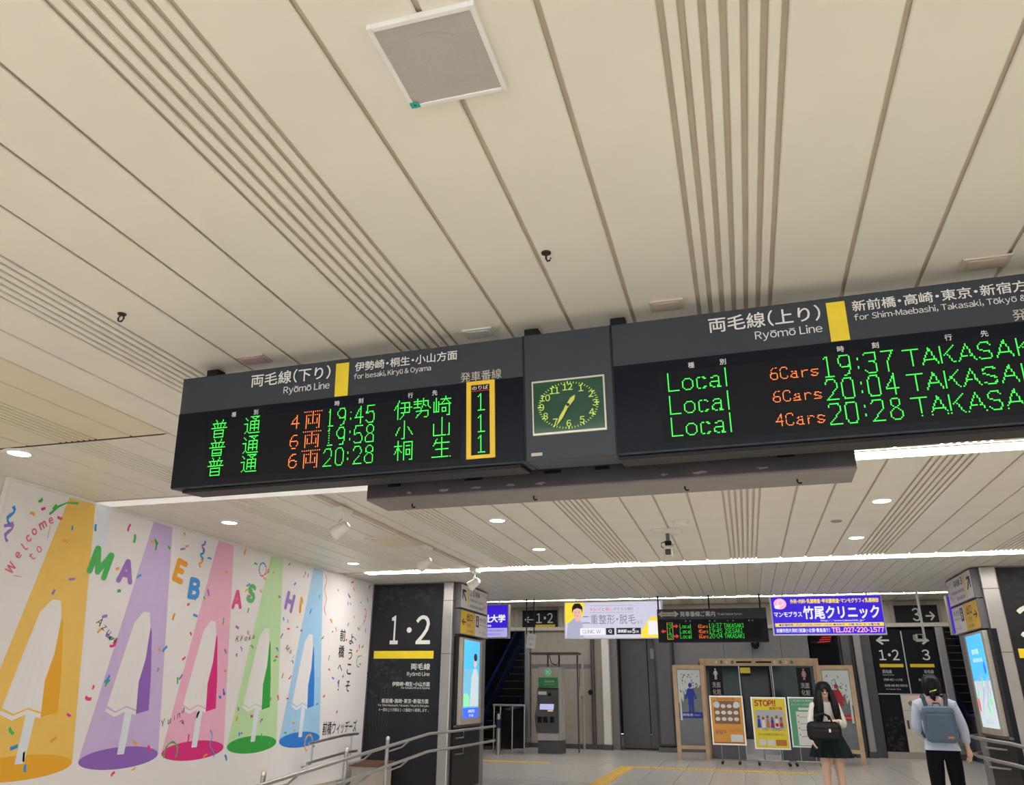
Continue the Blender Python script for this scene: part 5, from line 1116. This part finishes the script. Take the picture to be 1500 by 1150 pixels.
lettering(p2, 'STOP!!', -0.31, 1.20, 0.15, 1.33, 'p_red', -0.004, 0.04); lettering(p2, '迷惑行為', 0.0, 1.13, 0.28, 1.19, 'p_red', -0.004, 0.02); MB().rect(-0.30, 0.74, 0.30, 1.12, -0.0036).build('picture', 'poster_grey', p2)
for i in range(6):
    MB().ell(-0.24 + i * 0.095, 0.98 - 0.03 * (i % 2), 0.03, 0.035, -0.0045, 10).build('printed_head', 'poster_brown', p2); MB().poly([(-0.28 + i * 0.095, 0.76), (-0.20 + i * 0.095, 0.76), (-0.215 + i * 0.095, 0.94), (-0.265 + i * 0.095, 0.94)], -0.0042).build('printed_body', ('p_blue', 'poster_white', 'tag_orange')[i % 3], p2)
for i in range(3): MB().ell(0.05 + i * 0.09, 0.82, 0.035, 0.04, -0.005, 12).build('printed_ring', 'p_red', p2)
lettering(p2, 'しない、させない。', -0.18, 0.70, 0.28, 0.76, 'p_blue', -0.0052, 0.02); lettering(p2, 'みんなの駅を気持ちよく', -0.28, 0.60, 0.28, 0.65, 'ink', -0.004); MB().rect(0.08, 0.40, 0.30, 0.52, -0.004).build('panel_print', 'tag_orange', p2); MB().rect(-0.28, 0.40, -0.14, 0.52, -0.004).rect(-0.10, 0.40, 0.05, 0.52, -0.004).build('panel_print', 'poster_white', p2)
p3 = poster_stand(1.13, 19.55, 0, 0.62, 0.375, 1.40, 'poster_green', 'green and white poster stand behind the standing schoolgirl', True)
MB().rect(-0.16, 0.42, 0.27, 1.10, -0.004).build('sheet', 'poster_white', p3); lettering(p3, 'ご利用のお客様へ', -0.24, 1.30, 0.24, 1.35, 'letter_white', -0.004); lettering(p3, 'キャンペーンのお知らせ', -0.24, 1.22, 0.24, 1.27, 'letter_white', -0.004); MB().rect(-0.10, 1.13, 0.24, 1.18, -0.0042).build('caption_bar', 'poster_white', p3)
for k in range(4): MB().rect(-0.10, 0.98 - 0.13 * k, 0.20, 0.99 - 0.13 * k, -0.0045).build('text_line', 'ink_grey', p3); MB().ell(-0.12, 1.02 - 0.13 * k, 0.012, 0.018, -0.0046, 8).build('bullet', 'p_red', p3)

# ================================================================== PEOPLE
def skin_mesh(name, J, E_, m, parent, root, sub=2, loc=(0, 0, 0)):
    names = list(J); me = bpy.data.meshes.new(name)
    me.from_pydata([J[k][0] for k in names], [(names.index(a), names.index(b)) for a, b in E_], [])
    o = bpy.data.objects.new(name, me); COL.objects.link(o)
    o.modifiers.new('skin', 'SKIN').use_smooth_shade = True
    if not me.skin_vertices: me.skin_vertices.new()
    for i, k in enumerate(names):
        r = J[k][1]; me.skin_vertices[0].data[i].radius = r if isinstance(r, tuple) else (r, r)
        me.skin_vertices[0].data[i].use_root = (k == root)
    s = o.modifiers.new('sub', 'SUBSURF'); s.levels = sub; s.render_levels = sub
    bpy.context.view_layer.update(); dg = bpy.context.evaluated_depsgraph_get()
    m2 = bpy.data.meshes.new_from_object(o.evaluated_get(dg)); m2.name = name
    bpy.data.objects.remove(o); bpy.data.meshes.remove(me)
    m2.materials.clear(); m2.materials.append(MATS[m])
    m2.polygons.foreach_set('use_smooth', [True] * len(m2.polygons))
    q = bpy.data.objects.new(name, m2); COL.objects.link(q); q.parent = parent; q.location = loc
    return q
def add_hand(J, E_, side, wrist, direction, curl, up):
    """palm, four fingers of unequal length and a thumb leaving the side of the palm"""
    W = Vector(wrist); d = Vector(direction).normalized(); n = Vector(curl).normalized(); a = d.cross(n).normalized() * up
    J[side + 'palm'] = (tuple(W + d * 0.05), (0.034, 0.022)); E_.append((side + 'wrist', side + 'palm'))
    for i, (off, l) in enumerate(((0.027, 0.066), (0.009, 0.076), (-0.009, 0.070), (-0.026, 0.054))):
        b0 = W + d * 0.088 + a * off; b1 = b0 + d * l * 0.5 + n * l * 0.18; b2 = b1 + d * l * 0.25 + n * l * 0.42
        for q, (p, r) in enumerate(((b0, 0.0092), (b1, 0.0084), (b2, 0.0072))): J['%sf%d%d' % (side, i, q)] = (tuple(p), r)
        E_.extend([(side + 'palm', '%sf%d0' % (side, i)), ('%sf%d0' % (side, i), '%sf%d1' % (side, i)), ('%sf%d1' % (side, i), '%sf%d2' % (side, i))])
    t0 = W + d * 0.035 + a * 0.036; t1 = t0 + d * 0.03 + a * 0.018 + n * 0.015; t2 = t1 + d * 0.026 + n * 0.012
    for q, (p, r) in enumerate(((t0, 0.012), (t1, 0.0105), (t2, 0.008))): J['%st%d' % (side, q)] = (tuple(p), r)
    E_.extend([(side + 'palm', side + 't0'), (side + 't0', side + 't1'), (side + 't1', side + 't2')])

# --- schoolgirl with long black hair looking down, facing the hall (-y), 1.62 m
g = empty('person', (0.98, 12.0, 0), rz=math.radians(8), label='person with long black hair, white shirt and dark skirt looking down at a bag', cat='person')
J = {'pelvis': ((0, 0, 0.88), (0.145, 0.105)), 'waist': ((0, 0, 1.03), (0.115, 0.085)), 'chest': ((0, 0.01, 1.20), (0.14, 0.10)), 'collar': ((0, 0.015, 1.32), (0.10, 0.07)), 'neck': ((0, 0.0, 1.39), 0.048),
     'jaw': ((0, -0.035, 1.435), (0.052, 0.062)), 'face': ((0, -0.02, 1.50), (0.070, 0.085)), 'crown': ((0, 0.0, 1.565), (0.066, 0.078)), 'nose': ((0, -0.118, 1.468), 0.010)}
E_ = [('pelvis', 'waist'), ('waist', 'chest'), ('chest', 'collar'), ('collar', 'neck'), ('neck', 'jaw'), ('jaw', 'face'), ('face', 'crown'), ('face', 'nose')]
ARM = {'R': ((-0.145, 0.01, 1.30), (-0.225, -0.01, 1.08), (-0.075, -0.225, 1.045)), 'L': ((0.145, 0.01, 1.30), (0.20, -0.03, 1.07), (0.075, -0.235, 1.13))}
for s, sg in (('R', -1), ('L', 1)):
    sh, el, wr = ARM[s]
    J[s + 'shoulder'] = (sh, 0.058); J[s + 'elbow'] = (el, 0.040); J[s + 'wrist'] = (wr, (0.026, 0.022)); E_.extend([('collar', s + 'shoulder'), (s + 'shoulder', s + 'elbow'), (s + 'elbow', s + 'wrist')])
    J[s + 'hip'] = ((sg * 0.085, 0, 0.80), 0.085); J[s + 'knee'] = ((sg * 0.088, -0.015, 0.455), 0.052); J[s + 'calf'] = ((sg * 0.088, 0.015, 0.33), 0.050); J[s + 'ankle'] = ((sg * 0.085, 0.02, 0.085), 0.032); J[s + 'toe'] = ((sg * 0.095, -0.13, 0.035), (0.036, 0.022))
    E_.extend([('pelvis', s + 'hip'), (s + 'hip', s + 'knee'), (s + 'knee', s + 'calf'), (s + 'calf', s + 'ankle'), (s + 'ankle', s + 'toe')])
    add_hand(J, E_, s, wr, (0.9 * -sg, -0.35, -0.05), (0, 0.5, -0.85), 1)
body = skin_mesh('body', J, E_, 'skin', g, 'pelvis')
JS = {k: (J[k][0], tuple(v + 0.014 for v in (J[k][1] if isinstance(J[k][1], tuple) else (J[k][1],) * 2))) for k in ('waist', 'chest', 'collar', 'Rshoulder', 'Relbow', 'Lshoulder', 'Lelbow')}
JS['pelvis'] = ((0, 0, 0.93), (0.145, 0.11)); JS['neck'] = ((0, 0.005, 1.365), 0.060)
for s in 'RL':
    a, b_ = Vector(ARM[s][1]), Vector(ARM[s][2]); JS[s + 'cuff'] = (tuple(a.lerp(b_, 0.86)), (0.042, 0.038)); JS[s + 'elbow'] = (ARM[s][1], (0.062, 0.058)); JS[s + 'shoulder'] = (ARM[s][0], (0.072, 0.072))
skin_mesh('shirt', JS, [('pelvis', 'waist'), ('waist', 'chest'), ('chest', 'collar'), ('collar', 'neck'), ('collar', 'Rshoulder'), ('Rshoulder', 'Relbow'), ('Relbow', 'Rcuff'), ('collar', 'Lshoulder'), ('Lshoulder', 'Lelbow'), ('Lelbow', 'Lcuff')], 'shirt_white', g, 'pelvis')
b = MB(); n = 64; prof = [(1.02, 0.128, 0.0), (0.98, 0.145, 0.004), (0.88, 0.185, 0.010), (0.78, 0.222, 0.016), (0.685, 0.25, 0.020)]
vs = [((r + pl_ * (1 if k % 4 < 2 else -1)) * math.cos(2 * PI * k / n) * 1.05, (r + pl_ * (1 if k % 4 < 2 else -1)) * math.sin(2 * PI * k / n) * 0.85, z) for z, r, pl_ in prof for k in range(n)]
b.add(vs, [(i * n + k, i * n + (k + 1) % n, (i + 1) * n + (k + 1) % n, (i + 1) * n + k) for i in range(len(prof) - 1) for k in range(n)]).build('skirt', 'skirt', g, smooth=False)
# hair: crown cap with fringe, then long curtains on both sides and the back
b = MB(); n = 40; rings = [(1.625, 0.02, 0.02), (1.615, 0.055, 0.065), (1.585, 0.088, 0.105), (1.54, 0.102, 0.122), (1.49, 0.110, 0.126), (1.42, 0.128, 0.130), (1.34, 0.155, 0.138), (1.25, 0.178, 0.150), (1.16, 0.188, 0.155), (1.09, 0.178, 0.140)]
vs = []
for i, (z, rx, ry) in enumerate(rings):
    for k in range(n + 1):
        gap = 0.0 if i < 4 else (0.55 if i == 4 else 0.62)
        a = -PI / 2 + gap + (2 * PI - 2 * gap) * k / n
        wob = 1 + 0.025 * math.sin(k * 2.7 + i)
        vs.append((rx * wob * math.cos(a), ry * wob * math.sin(a) - (0.02 if i < 5 else 0.015), z - (0.02 * math.sin(k * 1.9) if i == len(rings) - 1 else 0)))
m_ = n + 1
hb = b.add(vs, [(i * m_ + k, i * m_ + k + 1, (i + 1) * m_ + k + 1, (i + 1) * m_ + k) for i in range(len(rings) - 1) for k in range(n)]).build('hair', 'hair', g, smooth=True)
sm_ = hb.modifiers.new('thick', 'SOLIDIFY'); sm_.thickness = 0.022; sm_.offset = -1
for sg in (-1, 1): MB().tube([(sg * 0.078, -0.105, 1.50), (sg * 0.088, -0.125, 1.42), (sg * 0.098, -0.14, 1.32), (sg * 0.105, -0.15, 1.22), (sg * 0.10, -0.145, 1.12)], [0.030, 0.042, 0.052, 0.050, 0.016], 8).build('hair_lock', 'hair', g, smooth=True)
for sg in (-1, 1):
    MB().lathe([(0.001, -0.0035), (0.008, -0.003), (0.011, 0.0)], (sg * 0.030, -0.108, 1.495), n=10, axis='y', cap=False).build('eye', 'hair', g)
    MB().tube([(sg * 0.018, -0.112, 1.512), (sg * 0.042, -0.105, 1.514)], 0.003, 5).build('eyebrow', 'hair', g)
MB().tube([(-0.018, -0.101, 1.432), (0, -0.106, 1.430), (0.018, -0.101, 1.432)], [0.003, 0.005, 0.003], 6).build('mouth', 'pale_red', g)
for sg in (-1, 1):
    MB().tube([(sg * 0.085, 0.02, 0.10), (sg * 0.088, 0.012, 0.34)], [0.042, 0.058], 12).build('sock', 'bag_black', g, smooth=True)
    MB().tube([(sg * 0.085, 0.05, 0.045), (sg * 0.088, -0.04, 0.045), (sg * 0.095, -0.15, 0.035)], [0.045, 0.05, 0.036], 10).build('shoe', 'bag_black', g, smooth=True)
bag = empty('shoulder_bag', (0.92, 11.74, 0.89), rz=math.radians(8), label='black school bag held in front of the dark skirt', cat='bag')
bx('body', 'bag_black', bag, -0.23, 0.20, -0.10, 0.06, 0.0, 0.235, 0.065); bx('pocket', 'bag_black', bag, -0.19, 0.16, -0.125, -0.09, 0.03, 0.14, 0.02)
for yy in (-0.07, 0.03): MB().tube([(-0.12, yy, 0.22), (-0.10, yy, 0.30), (-0.02, yy - 0.01, 0.335), (0.06, yy, 0.30), (0.09, yy, 0.22)], 0.011, 8).build('handle', 'bag_black', bag, smooth=True)
bx('buckle', 'alu', bag, 0.02, 0.045, -0.130, -0.124, 0.11, 0.15); MB().tube([(-0.20, -0.10, 0.0), (-0.19, -0.12, -0.03), (-0.17, -0.115, -0.06), (-0.15, -0.11, -0.08)], 0.012, 8).build('charm', 'skin', bag, smooth=True)

# --- commuter seen from behind with a backpack (faces +y), 1.66 m, walking
m_loc = (2.06, 10.6, 0)
p = empty('person', m_loc, rz=math.radians(-6), label='person seen from behind in a pale blue shirt and black trousers', cat='person')
J = {'pelvis': ((0, 0, 0.94), (0.15, 0.11)), 'waist': ((0, 0, 1.08), (0.135, 0.095)), 'chest': ((0, 0.0, 1.25), (0.165, 0.11)), 'collar': ((0, 0.0, 1.37), (0.12, 0.075)), 'neck': ((0, 0.01, 1.435), 0.052),
     'jaw': ((0.01, 0.045, 1.48), (0.055, 0.062)), 'face': ((0.01, 0.02, 1.55), (0.073, 0.09)), 'crown': ((0, 0.0, 1.605), (0.066, 0.08)), 'nose': ((0.035, 0.118, 1.525), 0.011), 'Rear': ((0.083, 0.01, 1.53), (0.012, 0.02)), 'Lear': ((-0.075, 0.02, 1.53), (0.012, 0.02))}
E_ = [('pelvis', 'waist'), ('waist', 'chest'), ('chest', 'collar'), ('collar', 'neck'), ('neck', 'jaw'), ('jaw', 'face'), ('face', 'crown'), ('face', 'nose'), ('face', 'Rear'), ('face', 'Lear')]
ARM2 = {'R': ((0.175, 0.0, 1.345), (0.245, -0.03, 1.11), (0.262, 0.04, 0.90)), 'L': ((-0.175, 0.0, 1.345), (-0.225, 0.0, 1.12), (-0.16, 0.17, 1.02))}
LEG = {'R': ((0.09, 0.0, 0.86), (0.10, 0.05, 0.48), (0.105, -0.06, 0.10), (0.115, 0.08, 0.04)), 'L': ((-0.09, 0, 0.86), (-0.10, 0.10, 0.49), (-0.10, 0.13, 0.09), (-0.11, 0.27, 0.04))}
for s, sg in (('R', 1), ('L', -1)):
    sh, el, wr = ARM2[s]; J[s + 'shoulder'] = (sh, 0.062); J[s + 'elbow'] = (el, 0.043); J[s + 'wrist'] = (wr, (0.028, 0.024)); E_.extend([('collar', s + 'shoulder'), (s + 'shoulder', s + 'elbow'), (s + 'elbow', s + 'wrist')])
    hp_, kn, an, to = LEG[s]; J[s + 'hip'] = (hp_, 0.09); J[s + 'knee'] = (kn, 0.056); J[s + 'ankle'] = (an, 0.036); J[s + 'toe'] = (to, (0.038, 0.024)); E_.extend([('pelvis', s + 'hip'), (s + 'hip', s + 'knee'), (s + 'knee', s + 'ankle'), (s + 'ankle', s + 'toe')])
add_hand(J, E_, 'R', ARM2['R'][2], (0.0, 0.12, -1.0), (-0.5, 0.8, 0), 1); add_hand(J, E_, 'L', ARM2['L'][2], (0.45, 0.8, 0.0), (0.6, -0.3, -0.5), 1)
skin_mesh('body', J, E_, 'skin', p, 'pelvis')
JS = {k: (J[k][0], tuple(v + 0.016 for v in (J[k][1] if isinstance(J[k][1], tuple) else (J[k][1],) * 2))) for k in ('waist', 'chest', 'collar')}
JS['pelvis'] = ((0, 0, 1.04), (0.176, 0.136)); JS['hem'] = ((0, 0, 1.005), (0.174, 0.134)); JS['waist'] = ((0, 0, 1.11), (0.170, 0.130)); JS['collar'] = ((0, 0, 1.390), (0.145, 0.105)); JS['neck'] = ((0, 0.0, 1.455), (0.078, 0.074))
for s in 'RL':
    a, b_ = Vector(ARM2[s][1]), Vector(ARM2[s][2]); JS[s + 'shoulder'] = (ARM2[s][0], (0.078, 0.078)); JS[s + 'elbow'] = (ARM2[s][1], (0.066, 0.062)); JS[s + 'cuff'] = (tuple(a.lerp(b_, 0.80)), (0.050, 0.046))
skin_mesh('shirt', JS, [('hem', 'pelvis'), ('pelvis', 'waist'), ('waist', 'chest'), ('chest', 'collar'), ('collar', 'neck'), ('collar', 'Rshoulder'), ('Rshoulder', 'Relbow'), ('Relbow', 'Rcuff'), ('collar', 'Lshoulder'), ('Lshoulder', 'Lelbow'), ('Lelbow', 'Lcuff')], 'shirt_blue', p, 'pelvis')
JT = {'belt': ((0, 0, 1.02), (0.162, 0.124)), 'pelvis': ((0, 0, 0.93), (0.172, 0.134))}; ET = [('belt', 'pelvis')]
for s in 'RL':
    hp_, kn, an, to = LEG[s]; JT[s + 'hip'] = (hp_, 0.108); JT[s + 'knee'] = (kn, 0.078); JT[s + 'hem'] = (tuple(Vector(an) + Vector((0, 0, -0.02))), 0.062); ET.extend([('pelvis', s + 'hip'), (s + 'hip', s + 'knee'), (s + 'knee', s + 'hem')])
    MB().tube([tuple(Vector(an) + Vector((0, -0.05, -0.05))), tuple(Vector(an) + Vector((0, 0.03, -0.045))), to], [0.045, 0.05, 0.036], 10).build('shoe', 'bag_black', p, smooth=True)
skin_mesh('trousers', JT, ET, 'trousers', p, 'pelvis')
b = MB(); rings = [(1.685, 0.02, 0.02), (1.672, 0.06, 0.07), (1.64, 0.088, 0.105), (1.59, 0.098, 0.116), (1.54, 0.099, 0.114), (1.49, 0.09, 0.105), (1.45, 0.070, 0.09)]
vs = []; n = 36; m_ = n + 1
for i, (z, rx, ry) in enumerate(rings):
    gap = 0.0 if i < 3 else (0.75 if i < 5 else 1.25)
    for k in range(n + 1):
        a = PI / 2 + gap + (2 * PI - 2 * gap) * k / n
        vs.append((rx * math.cos(a), ry * math.sin(a) + 0.005, z))
hb = b.add(vs, [(i * m_ + k, i * m_ + k + 1, (i + 1) * m_ + k + 1, (i + 1) * m_ + k) for i in range(len(rings) - 1) for k in range(n)]).build('hair', 'hair', p, smooth=True)
sm_ = hb.modifiers.new('thick', 'SOLIDIFY'); sm_.thickness = 0.02; sm_.offset = -1
MB().tube([(-0.01, -0.10, 1.52), (-0.015, -0.125, 1.48), (-0.01, -0.12, 1.43), (0.0, -0.10, 1.40)], [0.024, 0.032, 0.028, 0.008], 10).build('hair_tail', 'hair', p, smooth=True)
MB().tube([(0.0 + 0.034 * math.cos(a), -0.112 + 0.010 * math.sin(a), 1.505 + 0.012 * math.cos(a)) for a in [2 * PI * k / 12 for k in range(13)]], 0.006, 6).build('hair_band', 'clock_mark', p, smooth=True)
MB().tube([(-0.07, 0.02, 1.425), (-0.04, -0.055, 1.435), (0.04, -0.055, 1.435), (0.07, 0.02, 1.425)], 0.02, 8).build('collar', 'shirt_blue', p, smooth=True)
bp = empty('backpack', m_loc, rz=math.radians(-6), label='slate blue backpack worn over the pale blue shirt', cat='backpack')
bx('body', 'backpack', bp, -0.165, 0.165, -0.29, -0.125, 0.965, 1.345, 0.055); bx('front_panel', 'backpack', bp, -0.135, 0.135, -0.305, -0.28, 0.99, 1.26, 0.012)
bx('brand_tab', 'tag_orange', bp, 0.055, 0.11, -0.309, -0.303, 1.015, 1.035)
for sg in (-1, 1): MB().tube([(sg * 0.10, -0.14, 1.33), (sg * 0.115, -0.085, 1.425), (sg * 0.115, 0.0, 1.452), (sg * 0.12, 0.09, 1.39), (sg * 0.13, 0.14, 1.25), (sg * 0.17, 0.06, 1.06), (sg * 0.16, -0.13, 1.02)], 0.022, 8).build('strap', 'navy_strap', bp, smooth=True)
MB().tube([(-0.04, -0.17, 1.34), (-0.03, -0.17, 1.375), (0.03, -0.17, 1.375), (0.04, -0.17, 1.34)], 0.009, 6).build('grab_loop', 'navy_strap', bp, smooth=True)

bpy.data.objects.remove(_to)
